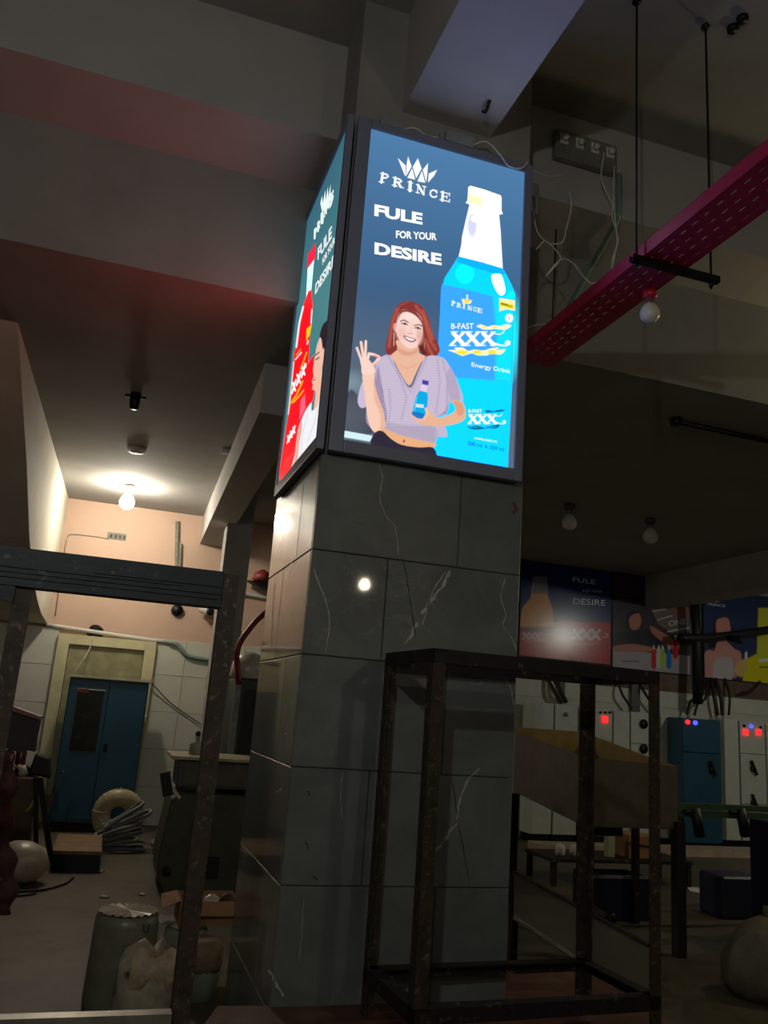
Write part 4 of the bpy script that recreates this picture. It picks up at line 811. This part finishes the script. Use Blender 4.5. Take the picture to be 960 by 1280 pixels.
# rolls, sacks and cartons at lower left
FILM = M('wrapped_roll_film', (120, 120, 98), .35, var=.25, scale=7., bump=.2); LINER = M('pale_roll', (150, 158, 138), .4, var=.15, scale=5.)
rl = thing('film_roll', 'tall cling-wrapped roll with crinkled shiny top on floor', 'roll', (.32, 5.8, 0))
B().lathe([(.2, 0), (.205, .05), (.2, .25), (.192, .48), (.187, .525), (.172, .535)], (.32, 5.8, 0), 26).build('roll_body', FILM, rl, world=True)
b = B(); V = [(.32, 5.8, .546)]; 
for k in range(44):
    t = 2*math.pi*k/44; V.append((.32+.178*math.cos(t), 5.8+.178*math.sin(t), .537+.012*(k % 2)+.006*RNG.random()))
b.add(V, [(0, 1+k, 1+(k+1) % 44) for k in range(44)]); b.build('crinkled_film', M('shiny_film', (196, 192, 168), .18, var=.3, scale=18.), rl, world=True)
q = H(178, 1166, 5.61); text_mesh('lettering', 'U', q, (.035, 0, 0), (0, 0, .05), BLACK, rl)
r2 = thing('film_roll', 'pale green wrapped roll standing under the open carton', 'roll', (.76, 6.4, 0)); B().lathe([(.15, 0), (.15, .28), (.14, .3), (.12, .31)], (.76, 6.4, 0), 22).build('roll_body', LINER, r2, world=True); B().lathe([(.13, .311), (.14, .33), (.11, .338), (.05, .33)], (.76, 6.4, 0), 22, jit=.06).build('film_rim', M('shiny_film', (196, 192, 168), .18), r2, world=True)
r3 = thing('film_roll', 'grey wrapped roll with torn cover between frame leg and column', 'roll', (.83, 5.95, 0)); B().lathe([(.12, 0), (.12, .26), (.11, .28)], (.83, 5.95, 0), 20).build('roll_body', LINER, r3, world=True)
b = B(); b.lathe([(.122, .16), (.13, .2), (.125, .29), (.09, .34), (.03, .33)], (.83, 5.95, .0), 14, jit=.08); b.build('torn_cover', M('brown_paper', (134, 116, 84), .6, var=.3, bump=.5), r3, world=True)
sk = thing('plastic_sack', 'slumped white printed resin sack in front of wrapped roll', 'sack', (.46, 5.4, 0))
SACK = M('dirty_white_sack', (158, 150, 128), .55, var=.3, scale=8., c2=(60, 54, 44), thr=(.56, .66), scale2=6., bump=.5)
b = B(); n = 26; V = []; zs = [0, .08, .18, .28, .36, .44, .5]; rs = [.2, .22, .215, .2, .19, .15, .06]
for i, (z, r_) in enumerate(zip(zs, rs)):
    for k in range(n):
        t = 2*math.pi*k/n; rr = r_*(1+.09*math.sin(3*t+i)+.06*math.sin(7*t+2*i)); V.append((.46+rr*.92*math.cos(t), 5.4+rr*.72*math.sin(t), z*.9+.04*math.sin(2*t+1)*(z > .2)))
b.add(V, [(i*n+k, i*n+(k+1) % n, (i+1)*n+(k+1) % n, (i+1)*n+k) for i in range(len(zs)-1) for k in range(n)]+[tuple(range(n))[::-1], tuple(range(n*(len(zs)-1), n*len(zs)))], True); b.build('sack_body', SACK, sk, world=True)
b = B(); V = []
for i in range(5):
    for k in range(9):
        V.append((.34+.03*k+.01*RNG.random(), 5.29-.05*math.sin(i*.8)+.03*RNG.random(), .43-.05*i+.03*math.sin(k*1.1+i)))
b.add(V, [(i*9+k, i*9+k+1, (i+1)*9+k+1, (i+1)*9+k) for i in range(4) for k in range(8)], True); b.build('torn_flap', M('pale_flap', (176, 160, 132), .5, var=.25, scale=14., bump=.5), sk, world=True)
q = HF(160, 1278, .0); 
def HS(u, v): return H(u, v, 5.225)
o = HS(164, 1287); text_mesh('lettering', 'LLDPE', o, HS(216, 1285)-o, HS(164, 1266)-o, BLACK, sk, bold=.02)
oc = thing('open_carton', 'open brown carton with lifted flap on top of pale rolls', 'carton', (.88, 6.4, .345))
cx0, cx1, cy0, cy1, cz0, cz1 = .68, 1.08, 6.24, 6.58, .345, .50
for a, c in (((cx0, cy0, cz0), (cx1, cy0+.008, cz1)), ((cx0, cy1-.008, cz0), (cx1, cy1, cz1)), ((cx0, cy0+.008, cz0), (cx0+.008, cy1-.008, cz1)), ((cx1-.008, cy0+.008, cz0), (cx1, cy1-.008, cz1)), ((cx0+.008, cy0+.008, cz0), (cx1-.008, cy1-.008, cz0+.008))):
    B().box(a, c).build('panel', CARD if a[2] == cz0 and c[2] > cz0+.05 else CARD, oc, world=True)
B().prism([(cx0, cy0+.01, cz1), (cx0, cy1-.01, cz1), (cx0-.11, cy1-.03, cz1-.02), (cx0-.12, cy0, cz1-.05)], (0, 0, .006)).build('flap', CARD, oc, world=True)
B().prism([(cx0+.01, cy0-.001, cz1), (cx1-.01, cy0-.001, cz1), (cx1-.02, cy0-.06, cz1-.08), (cx0+.02, cy0-.06, cz1-.08)], (0, -.005, .002)).build('flap', CARD, oc, world=True)
B().lathe([(.04, 0), (.09, .04), (.08, .1), (.02, .14)], (.92, 6.47, .36), 10, jit=.05).build('plastic_scrap', M('shiny_film', (196, 192, 168), .18), label='crumpled clear film lying in open carton', cat='film')
B().lathe([(.04, 0), (.07, .03), (.05, .08)], (.775, 6.40, .36), 10, jit=.1).build('blue_rag', M('dark_blue_rag', (40, 52, 70), .8), label='dark blue rag in open carton', cat='rag')
B().lathe([(.03, 0), (.05, .03), (.055, .12), (.03, .17)], (1.0, 6.32, .362), 10, jit=.1).build('maroon_bundle', M('maroon_bag', (70, 26, 30), .5), label='dark maroon bundle in the open carton by column', cat='bundle')
B().prism([(.50, 6.55, .345), (.67, 6.53, .345), (.67, 6.32, .342), (.58, 6.28, .342)], (0, 0, .006)).build('paper_sheet', M('grey_board', (150, 150, 132), .7), label='grey board sheet lying behind the open carton', cat='sheet')
for k, (u, v) in enumerate(((178, 1119), (130, 1122), (127, 1090))):
    q = HF(u, v, 0); B().lathe([(.01, 0.001), (.04, .006), (.02, .02)], (q[0], q[1], 0), 7, jit=.8).build('floor_scrap', BAG, label=('shiny scrap', 'small pale scrap', 'tiny crumb')[k]+' on concrete floor near '+('olive machine', 'film roll', 'platform scale')[k], cat='scrap')
# ================================================================== far right: posters, switchgear, machines
def poster(name, label, quad, paint, nx, ny, yp=YB-.05, depth=.035):
    (u0, v0), (u1, v1) = quad; a, c = H(u0, v0, yp), H(u1, v1, yp)
    t = thing(name, label, 'poster', ((a[0]+c[0])/2, yp, c[2]))
    B().box((a[0], yp+.002, c[2]), (c[0], yp+depth, a[2])).build('board', BLKM, t, world=True)
    return t, grid_obj('printed_sheet', (a[0]+.02, yp, a[2]-.02), (c[0]-a[0]-.04, 0, 0), (0, 0, -(a[2]-c[2]-.04)), nx, ny, paint, PRINT('glossy_print', .22), t)
k1 = crop(645, 695, 960/125); k4 = crop(760, 730, 4.8)
def paint_p1(c, I, J):
    c.c[:] = lin((24, 44, 104)); c.put(np.clip((J-.28)/.4, 0, 1), (46, 84, 136))
    m = (c.V > 695+620/7.68+(c.U-650)*.02).astype(float); c.put(m, (196, 46, 62))
    c.poly(k1([(170, 200), (295, 200), (305, 380), (350, 500), (365, 680), (30, 680), (60, 500), (140, 400), (160, 250)]), (232, 160, 96), .6, smooth=False)
    c.poly(k1([(170, 200), (295, 200), (303, 360), (150, 360)]), (130, 126, 136), 1.2, smooth=False)
    c.poly(k1([(30, 690), (560, 690), (540, 790), (330, 740), (30, 720)]), (120, 20, 36), 1.)
    for x0, y0, s in ((75, 770, .62), (555, 755, 1.)):
        for k in range(3):
            x = x0+k*88*s; c.line(k1([(x, y0-45*s), (x+70*s, y0+45*s)]), 3.6*s, (226, 206, 206)); c.line(k1([(x+75*s, y0-45*s), (x-5, y0+45*s)]), 3.*s, (226, 206, 206))
    c.line(k1([(830, 780), (880, 775), (885, 750), (850, 745)]), 1.2, (226, 206, 206)); c.line(k1([(90, 825), (270, 812)]), 1.6, (240, 140, 80)); c.line(k1([(560, 850), (800, 840)]), 1.8, (230, 110, 70)); 
    c.line(k1([(540, 930), (760, 955)]), 1.2, (230, 110, 70), .4, .7)
pos1, g1 = poster('wall_poster', 'dark blue and red poster with orange bottle on back wall', ((652, 697.5), (764, 832)), paint_p1, 150, 140)
PW = M('print_white', (214, 214, 220), .4)
for s, bl, br, tl, mt in (('FULE', (545, 245), (760, 272), (548, 200), PW), ('FOR YOUR', (640, 345), (820, 352), (642, 322), PW), ('DESIRE', (548, 462), (858, 480), (550, 405), PW), ('200 ml & 250 ml', (480, 1000), (820, 1025), (482, 970), M('print_orange', (190, 110, 90), .4))):
    text_px('lettering', s, *k1([bl, br, tl]), 1, YB-.05, mt, g1)
def paint_p2(c, I, J):
    c.c[:] = lin((62, 56, 66))
    m = (c.V > 812+(c.U-765)*.08).astype(float); c.put(m, (176, 166, 176))
    c.poly(k4([(115, 190), (160, 160), (205, 190), (208, 250), (170, 285), (110, 270)]), (40, 30, 34), 1.); c.poly(k4([(130, 200), (185, 175), (200, 230), (175, 275), (135, 265)]), (190, 128, 112), .8)
    c.poly(k4([(35, 300), (200, 275), (300, 300), (300, 400), (35, 370)]), (44, 42, 52), 1.); c.poly(k4([(35, 375), (150, 360), (300, 390), (260, 405), (35, 405)]), (190, 130, 118), .8)
    c.poly(k4([(260, 150), (500, 140), (500, 280), (380, 295), (300, 240)]), (120, 104, 100), .6, smooth=False); c.poly(k4([(385, 140), (500, 122), (500, 180), (385, 200)]), (150, 92, 82), .8)
    c.poly(k4([(255, 250), (340, 300), (430, 360), (400, 400), (330, 350), (270, 300)]), (190, 124, 106), .8)
    for x, col in ((275, (206, 44, 60)), (305, (206, 206, 190)), (328, (170, 196, 80)), (365, (40, 120, 196)), (405, (206, 40, 58))):
        y = 60 if x == 405 else 0; c.poly(k4([(x-14, 420-y), (x-6, 380-y), (x+6, 380-y), (x+14, 420-y), (x+14, 500-y), (x-14, 500-y)]), col, .4)
        c.line(k4([(x, 388-y), (x, 372-y)]), 1.8, (220, 220, 220))
    c.line(k4([(360, 285), (490, 262)]), 1.6, (220, 220, 220), .4, .8); c.line(k4([(270, 165), (350, 150)]), 1.2, (220, 220, 220), .4, .8); c.line(k4([(300, 215), (385, 190)]), 1.2, (220, 220, 220), .4, .8); c.line(k4([(80, 462), (180, 466)]), 1., (70, 70, 80))
pos2, g2 = poster('wall_poster', 'pale poster with lying figure and row of coloured bottles', ((765.5, 745), (864, 845)), paint_p2, 130, 130)
text_px('lettering', 'ONE', *k4([(365, 255), (470, 240), (362, 222)]), 1, YB-.05, PW, g2)
def paint_p3(c, I, J):
    c.c[:] = lin((44, 58, 96))
    c.poly([(930, 826), (944, 818), (1000, 815), (1000, 900), (925, 900)], (226, 214, 20), .8, smooth=False); c.poly([(948, 760), (1000, 760), (1000, 822), (946, 822)], (214, 214, 60), 1., smooth=False)
    c.poly(k4([(640, 230), (680, 195), (735, 215), (740, 300), (700, 380), (640, 380), (620, 320)]), (50, 34, 36), 1.); c.poly(k4([(655, 215), (720, 205), (735, 290), (715, 350), (670, 350), (650, 280)]), (214, 146, 136), .8)
    c.poly(k4([(575, 420), (640, 380), (660, 340), (710, 345), (760, 390), (800, 420), (770, 560), (575, 560)]), (214, 152, 146), .8); c.poly(k4([(640, 460), (700, 440), (750, 455), (740, 580), (640, 580)]), (196, 190, 196), .8)
    c.poly(k4([(760, 520), (780, 470), (830, 450), (835, 500), (800, 560)]), (226, 190, 110), .8); c.poly(k4([(820, 450), (822, 410), (835, 405), (838, 450)]), (230, 230, 230), .6)
    for q in ([(635, 80), (645, 100), (640, 108)], [(650, 72), (658, 108), (642, 108)], [(668, 82), (662, 108), (652, 106)]): c.poly(k4(q), (230, 230, 235), .4, smooth=False)
    c.line([(950, 826), (975, 824)], 4., (240, 240, 240)); c.line([(950, 834), (975, 834)], 1.6, (70, 90, 60))
pos3, g3 = poster('wall_poster', 'blue and yellow poster with woman in white top beside black pipe', ((878, 735), (985, 858)), paint_p3, 140, 130)
text_px('lettering', 'PRINCE', *k4([(598, 128), (702, 140), (600, 112)]), 1, YB-.05, PW, g3)
def paint_p4(c, I, J):
    c.c[:] = lin((206, 196, 186)); c.poly(k4([(532, 430), (550, 400), (556, 480), (552, 540), (530, 540)]), (206, 40, 50), .5); c.line(k4([(541, 400), (541, 360)]), 1.6, (120, 110, 110))
pos4, g4 = poster('wall_poster', 'narrow white strip poster with red bottle between wide posters', ((868.5, 799), (876, 848)), paint_p4, 20, 70, YB-.10, .03)
pos5, g5 = poster('wall_poster', 'plain dark maroon panel above pale poster under ceiling', ((766, 714.5), (819, 752)), lambda c, I, J: c.put(np.ones(I.shape), (54, 30, 40)), 12, 12)
B().prism([H(865.5, 748, YB-.02), H(876.5, 750, YB-.02), H(876, 768, YB-.02), H(867, 772, YB-.02)], (0, .02, 0)).build('green_card', M('dark_green_card', (50, 110, 50), .6), label='small green card between pale poster and yellow poster', cat='card')
# black conduit in front of posters
vq = thing('black_pipe', 'black upright pipe with long side arm in front of posters', 'pipe', H(872, 895, 12.9))
B().tube([H(868, 748, 12.9), H(871, 800, 12.9), H(872, 880, 12.9)], .09, 10).build('upright', BLACK, vq, world=True); B().tube(spline([H(850, 797, 12.85), H(880, 797, 12.85), H(920, 793, 12.85), H(975, 785, 12.85)], 4), .075, 10).build('arm', BLACK, vq, world=True)
nz = thing('spot_camera', 'short black cylinder camera pointing out before yellow poster', 'camera', H(915, 799, 12.6)); B().tube([H(912, 798, 12.75), H(926, 800, 12.45)], .07, 12).build('barrel', BLKM, nz, world=True); B().tube([H(926, 800, 12.45), H(928, 800, 12.42)], .05, 12).build('lens', M('dark_lens', (40, 44, 40), .1), nz, world=True)
# switchgear panels
RED_E = EM('red_indicator', (255, 40, 40), 1.6); BLU_E = EM('blue_indicator', (90, 90, 255), 1.4)
def panel(name, label, u0, u1, vt, yf, mat, doors, plinth=.12, z1=None, u_far=None):
    a, c = H(u0, vt, yf), H(u1, vt+(u1-u0)*.12, yf); zt = (a[2]+c[2])/2
    t = thing(name, label, 'cabinet', ((a[0]+c[0])/2, yf+.2, 0), group=None)
    B().box((a[0]+.01, yf+.025, plinth), (c[0]-.01, yf+.42, zt)).build('body', mat, t, world=True, bevel=.006)
    B().box((a[0]+.03, yf+.06, 0), (c[0]-.03, yf+.4, plinth)).build('plinth', BLKM, t, world=True)
    for (x0, x1, f0, f1) in doors:
        X = lambda f: a[0]+(c[0]-a[0])*f; Z = lambda f: plinth+(zt-plinth)*f
        B().box((X(x0)+.008, yf, Z(f0)+.008), (X(x1)-.008, yf+.024, Z(f1)-.008)).build('door', mat, t, world=True, bevel=.005)
    return t, zt
def onpanel(t, nm, u, v, yf, mat, r=.03, kind='round'):
    q = H(u, v, yf)
    if kind == 'round': B().lathe([(r, yf-.03), (r, yf-.001)], (q[0], 0, q[2]), 12, 'y').build(nm, mat, t, world=True)
    elif kind == 'square': B().box((q[0]-r, yf-.03, q[2]-r), (q[0]+r, yf-.001, q[2]+r)).build(nm, mat, t, world=True, bevel=.006)
    else: B().bar(q+np.array((-.05, -.05, .14)), q+np.array((.06, -.05, -.1)), .05, .03).build(nm, mat, t, world=True); B().lathe([(.05, yf-.05), (.05, yf-.001)], (q[0], 0, q[2]), 12, 'y').build(nm+'_boss', mat, t, world=True)
YP = 12.75
t, _ = panel('switchgear_cabinet', 'plain grey switch panel half hidden by hopper corner', 668, 693, 877, YP, GREYP, [(0, 1, 0, 1)])
t, _ = panel('switchgear_cabinet', 'grey switch panel with small diamond badge beside column', 694, 723, 879, YP, GREYP, [(0, 1, 0, .55), (0, 1, .55, 1)]); onpanel(t, 'badge', 707, 893, YP, M('badge_grey', (120, 124, 116), .4), .035)
t, _ = panel('switchgear_cabinet', 'grey switch panel with one square red lamp behind stand leg', 724, 766, 882, YP, GREYP, [(0, .45, 0, 1), (.45, 1, .74, 1), (.45, 1, 0, .74)]); onpanel(t, 'red_lamp', 755.6, 899.5, YP, RED_E, .055, 'square')
for u in (750, 756, 762): onpanel(t, 'indicator', u, 890.5, YP, BLKM, .02)
t, _ = panel('switchgear_cabinet', 'narrow plain grey switch panel next to the red lamp panel', 767, 787.5, 888, YP, GREYP, [(0, 1, 0, 1)])
t, _ = panel('switchgear_cabinet', 'grey switch panel with two black knobs above one another', 788.5, 812, 889, YP, GREYP, [(0, 1, .74, 1), (0, 1, .4, .74), (0, 1, 0, .4)]); onpanel(t, 'knob', 804, 905, YP, BLACK, .08); onpanel(t, 'knob', 804, 936, YP, BLACK, .08)
t, _ = panel('switchgear_cabinet', 'plain grey switch panel left of the blue panel', 813, 841, 893, YP, GREYP, [(0, .45, 0, 1), (.45, 1, 0, 1)])
t, _ = panel('switchgear_cabinet', 'dark blue switch panel with red and blue pilot lights', 853, 901, 896, 12.3, BLUEM, [(0, 1, 0, .22), (0, 1, .22, .72), (0, 1, .72, 1)])
onpanel(t, 'red_pilot', 859, 902.5, 12.3, RED_E, .04); onpanel(t, 'blue_pilot', 868.5, 903.5, 12.3, BLU_E, .04); onpanel(t, 'handle', 889, 962, 12.3, BLACK, kind='lever')
t, _ = panel('switchgear_cabinet', 'tall narrow pale panel right of the blue panel', 904.5, 923, 898, YP, GREYP, [(0, 1, 0, .18), (0, 1, .18, 1)])
t, _ = panel('switchgear_cabinet', 'pale switch panel with two square red lamps and lever handle', 924, 956, 900, YP, GREYP, [(0, 1, .72, 1), (0, 1, .3, .72), (0, 1, 0, .3)])
for u in (931.5, 947.5): onpanel(t, 'red_lamp', u, 915.5, YP, RED_E, .055, 'square')
onpanel(t, 'blue_pilot', 938.5, 908, YP, BLU_E, .035); onpanel(t, 'indicator', 929.5, 907, YP, BLKM, .025); onpanel(t, 'indicator', 950, 909, YP, BLKM, .025); onpanel(t, 'handle', 940, 961, YP, BLACK, kind='lever'); onpanel(t, 'handle', 941, 1003, YP, BLACK, kind='lever')
t, _ = panel('switchgear_cabinet', 'pale switch panel beyond the double red lamp panel', 957, 985, 904, YP, GREYP, [(0, 1, 0, 1)])
CG = 'supply cables over the switch panels'
for k, (l, lb) in enumerate((([(690, 845), (700, 862), (708, 884)], 'thick black cable dropping to the badge panel edge'), ([(682, 845), (694, 866), (702, 884)], 'thick black cable beside column dropping behind badge panel'), ([(772, 850), (778, 868), (790, 890)], 'thin black cable dropping between grey panels'), ([(797, 852), (806, 866), (818, 888), (822, 896)], 'black cable sloping behind the stand leg'),
                        ([(880, 848), (877, 870), (864, 880), (858, 897)], 'black cable bending into blue panel top'), ([(885, 848), (882, 872), (872, 885), (868, 898)], 'black cable beside the bent one into blue panel'), ([(889, 848), (893, 872), (897, 898)], 'thick black cable dropping to the right of blue panel'), ([(894, 848), (901, 872), (903, 898)], 'outer thick black cable close by the tall narrow panel'), ([(906, 848), (912, 870), (911, 898)], 'thin black cable curving into the tall narrow panel'), ([(950, 852), (938, 864), (926, 866)], 'thin black cable sagging under the yellow poster'))):
    cable('supply_cable', [H(*l[0], YB-.05)]+[H(u, v-(6 if v in (884,) else 4 if v > 875 else 0), 13.1) for u, v in l[1:]], .035 if 'thick' in lb else .025, M('dark_cable', (44, 30, 32), .5), lb, group=CG)
for (u0, v0, u1, v1, lb) in ((790, 855, 800, 893, 'grey duct on tiles behind the knob panel'), (700, 846, 706, 880, 'narrow grey duct on tiles behind badge panel')):
    a, c = H(u0, v0, YB-.1), H(u1, v1, YB-.1); B().box((a[0], YB-.1, c[2]), (c[0], YB-.025, a[2])).build('wall_duct', M('grey_duct', (96, 96, 92), .6), label=lb, cat='duct')
# low plinth in front of the switchgear
B().box((6.4, 11.75, 0), (14, 12.1, .12)).build('trim_2', M('pale_kerb', (170, 150, 132), .7, var=.2), kind='structure')
# hopper on legs
hp = thing('hopper', 'large open sheet-metal hopper with yellowish inside on tall legs', 'hopper', (4.6, 7.6, 0))
HA, HB_, HC, HD = np.array((4.02, 6.6)), np.array((4.98, 6.62)), np.array((5.3, 8.6)), np.array((4.36, 8.6))
TAN = M('dull_tan_sheet', (96, 88, 76), .6, var=.2); YEL = M('yellowed_lining', (140, 118, 66), .55, var=.2); DKS = M('dark_sheet_steel', (27, 26, 27), .5, var=.2)
def wallq(p, q, zp0, zp1, zq0, zq1, th, m, nm, off):
    B().prism([(*p, zp0), (*q, zq0), (*q, zq1), (*p, zp1)], off).build(nm, m, hp, world=True)
wallq(HA, HB_, 1.03, 1.60, 1.03, 1.57, .01, TAN, 'front_plate', (0, .012, 0)); wallq(HD, HA, 1.12, 1.74, 1.03, 1.60, .01, TAN, 'side_plate', (.012, 0, 0)); wallq(HB_, HC, 1.03, 1.57, 1.12, 1.74, .01, TAN, 'side_plate', (-.012, 0, 0)); wallq(HD, HC, 1.12, 1.80, 1.12, 1.80, .01, YEL, 'back_plate', (0, .012, 0))
B().prism([(*(HA+.01), 1.2), (*(HB_+np.array((-.02, .01))), 1.2), (*(HC+np.array((-.02, -.01))), 1.3), (*(HD+np.array((.02, -.01))), 1.3)], (0, 0, .01)).build('bottom_plate', YEL, hp, world=True)
B().prism([(*(HB_+np.array((-.03, .02))), 1.25), (*(HC+np.array((-.03, -.02))), 1.3), (*(HC+np.array((-.03, -.02))), 1.78), (*(HB_+np.array((-.03, .02))), 1.57)], (-.008, 0, 0)).build('lining', YEL, hp, world=True)
for p in (HA, HB_, HC, HD): B().bar((p[0], p[1], 0), (p[0], p[1], 1.1), .09, .09).build('leg', DKS, hp, world=True)
B().box((4.3, 6.9, .92), (4.6, 7.2, 1.19)).build('outlet', DKS, hp, world=True)
# low steel table with sloping sheet in front of the hopper
lt_ = thing('sheet_table', 'low dark table with wide grey sheet top beside column foot', 'table', (3.6, 6.0, 0))
TP = [HF(642, 1150, .44), HF(727, 1206, .44), HF(812, 1245, .44), HF(812, 1188, .44), HF(642, 1094, .44)]
B().prism(TP, (0, 0, .02)).build('table_top', M('dull_grey_sheet', (72, 70, 62), .5, var=.2, scale=3.), lt_, world=True)
B().bar(TP[0]+np.array((0, 0, .02)), TP[1]+np.array((0, 0, .02)), .012, .02).build('edge_strip', M('bright_edge', (200, 198, 190), .25, metal=.8), lt_, world=True)
B().bar(TP[4]+np.array((0, 0, .02)), TP[3]+np.array((0, 0, .02)), .03, .04).build('edge_strip', DKS, lt_, world=True)
for p in TP: B().bar((p[0], p[1], 0), (p[0], p[1], .44), .05, .05).build('leg', RUSTD, lt_, world=True)
# green table and dark blue things at right
gt = thing('green_table', 'long green steel table frame in front of the blue panel', 'table', (6.2, 7.2, 0))
ga, gb = H(848, 1012, 7.0), H(965, 1022, 7.0)
GRN = M('dark_green_paint', (58, 84, 66), .5, var=.2)
B().box((ga[0], 7.0, ga[2]-.06), (gb[0]+.9, 7.06, ga[2])).build('front_rail', GRN, gt, world=True); B().box((ga[0], 7.7, ga[2]-.06), (gb[0]+.9, 7.76, ga[2])).build('back_rail', GRN, gt, world=True)
B().box((ga[0], 7.06, ga[2]-.06), (ga[0]+.06, 7.7, ga[2])).build('end_rail', GRN, gt, world=True)
for x in (ga[0]+.03, gb[0]+.85):
    for y in (7.03, 7.73): B().box((x-.03, y-.03, 0), (x+.03, y+.03, ga[2]-.06)).build('leg', RUSTD, gt, world=True)
for u, lb in ((868, 'black clamp hanging from green table near the hopper'), (925, 'black clamp hanging from green table below lever panel')):
    q = H(u, 1028, 6.93); c_ = thing('table_clamp', lb, 'clamp', q); B().tube([q+np.array((0, 0, .12)), q+np.array((.03, -.01, 0)), q+np.array((.06, 0, -.12))], .05, 8).build('jaw', BLACK, c_, world=True); B().tube([q+np.array((-.12, 0, .09)), q+np.array((.04, 0, .09))], .02, 8).build('handle', BLACK, c_, world=True)
nb = thing('blue_machine', 'dark navy upright machine housing at edge of green table', 'machine', (6.3, 6.4, 0))
a, c = H(935, 1022, 6.8), H(1010, 1022, 6.8); B().box((a[0], 6.3, .0), (c[0], 6.8, a[2])).build('housing', NAVY, nb, world=True, bevel=.03, seg=2); B().box((a[0]+.05, 6.27, .2), (c[0]-.05, 6.3, .9)).build('cover', NAVY, nb, world=True, bevel=.01); B().box((a[0]+.05, 6.25, 1.0), (a[0]+.3, 6.3, 1.1)).build('vent', BLACK, nb, world=True)
a, c = HF(905, 1150), HF(938, 1150); B().box((a[0], a[1], 0), (c[0]+.2, a[1]+.4, .42)).build('storage_box', NAVY, bevel=.02, label='low navy box on floor beside dark blue machine', cat='box')
cr = thing('blue_crate', 'dark navy plastic crate with pale rim under the hopper', 'crate', (5.2, 8.3, 0)); a, c = HF(742, 1152), HF(812, 1152)
yy = a[1]
for (p, q) in (((a[0], yy, .01), (c[0], yy+.02, .42)), ((a[0], yy+.38, .01), (c[0], yy+.4, .42)), ((a[0], yy+.02, .01), (a[0]+.02, yy+.38, .42)), ((c[0]-.02, yy+.02, .01), (c[0], yy+.38, .42))): B().box(p, q).build('side', NAVY, cr, world=True)
B().box((a[0], yy, 0), (c[0], yy+.4, .01)).build('base', NAVY, cr, world=True); B().box((a[0]-.01, yy-.012, .40), (c[0]+.01, yy, .43)).build('rim', M('pale_rim', (120, 124, 130), .5), cr, world=True)
# pallet with carton behind, white post, small things
pt = thing('low_bench', 'low dark bench behind navy crate carrying a carton', 'bench', (6.2, 9.8, 0)); a, c = HF(690, 1098, .3), HF(850, 1098, .3)
a[0], c[0] = 5.3, 7.3; B().box((a[0], 9.4, .27), (c[0], 10.1, .31)).build('bench_top', RUSTD, pt, world=True)
for x in (a[0]+.05, c[0]-.05):
    for y in (9.45, 10.05): B().box((x-.03, y-.03, 0), (x+.03, y+.03, .27)).build('leg', RUSTD, pt, world=True)
cb2 = thing('carton', 'plain brown carton on low bench under the hopper', 'carton', (6.2, 9.7, .31)); a, c = H(786, 1044, 9.5), H(812, 1044, 9.5)
B().box((a[0], 9.5, .311), (c[0]+.1, 9.95, a[2])).build('carton_body', CARD, cb2, world=True, bevel=.01); B().bar((a[0], 9.49, (a[2]+.31)/2+.05), (c[0]+.1, 9.49, (a[2]+.31)/2), .012, .012).build('flap_seam', BLACK, cb2, world=True)
a, c = H(763, 1040, 9.5), H(772, 1080, 9.5); B().box((a[0], 9.55, .311), (c[0], 9.65, a[2])).build('white_post', M('pale_green_white', (176, 180, 150), .5), label='pale upright block on low bench beside carton', cat='block', bevel=.01)
for u, lb in ((700, 'small pale jar on low bench behind the hopper leg'), (718, 'smaller pale jar beside it on low bench')):
    q = H(u, 1075, 9.6); B().lathe([(.05, .311), (.06, .34), (.06, .42), (.03, .45)], (q[0], 9.6, 0), 10).build('jar', WHITEP, label=lb, cat='jar')
q = HF(872, 1108, .0); B().prism([HF(858, 1108, .004), HF(874, 1110, .004), HF(892, 1117, .004), HF(882, 1118, .004), HF(862, 1114, .004)], (0, 0, .004)).build('paper_sheet', M('white_paper', (214, 208, 200), .7), label='white paper scrap on floor below green table', cat='paper')
sw = thing('white_sack', 'bulging dirty white sack on floor at dark blue machine', 'sack', (5.45, 6.0, 0)); q = np.array((4.8, 5.5, 0))
b = B(); n = 22; V = []
for i, (z, r_) in enumerate(((0, .36), (.08, .46), (.22, .48), (.38, .4), (.5, .26), (.56, .08))):
    for k in range(n):
        t = 2*math.pi*k/n; rr = .8*r_*(1+.05*math.sin(3*t+i)+.04*math.sin(6*t)); V.append((q[0]+.22+rr*math.cos(t), q[1]+.1+rr*.75*math.sin(t), z))
b.add(V, [(i*n+k, i*n+(k+1) % n, (i+1)*n+(k+1) % n, (i+1)*n+k) for i in range(5) for k in range(n)]+[tuple(range(n))[::-1], tuple(range(5*n, 6*n))], True); b.build('sack_body', M('dirty_white_sack2', (108, 103, 88), .7, var=.3, bump=.4), sw, world=True)
B().tube([(q[0]+.22, q[1]+.1, .55), (q[0]+.24, q[1]+.1, .62)], .05, 8).build('tied_neck', M('dirty_white_sack2', (128, 122, 102), .6), sw, world=True)
q = HF(735, 1140, 0); cs = thing('caster_bracket', 'grey metal foot bracket with wheel bolt beside navy crate', 'bracket', (q[0], q[1], 0))
B().prism([H(738, 1125, 7.6), H(748, 1135, 7.6), H(768, 1146, 7.6), H(768, 1152, 7.6), H(745, 1142, 7.6)], (0, .05, 0)).build('arm', M('grey_cast', (110, 112, 110), .4, metal=.4), cs, world=True); q2 = H(764, 1148, 7.58); B().lathe([(.05, 7.56), (.05, 7.6)], (q2[0], 0, q2[2]), 12, 'y').build('bolt', BLKM, cs, world=True)
for o in bpy.data.objects:
    if '_m' in o.keys(): del o['_m']
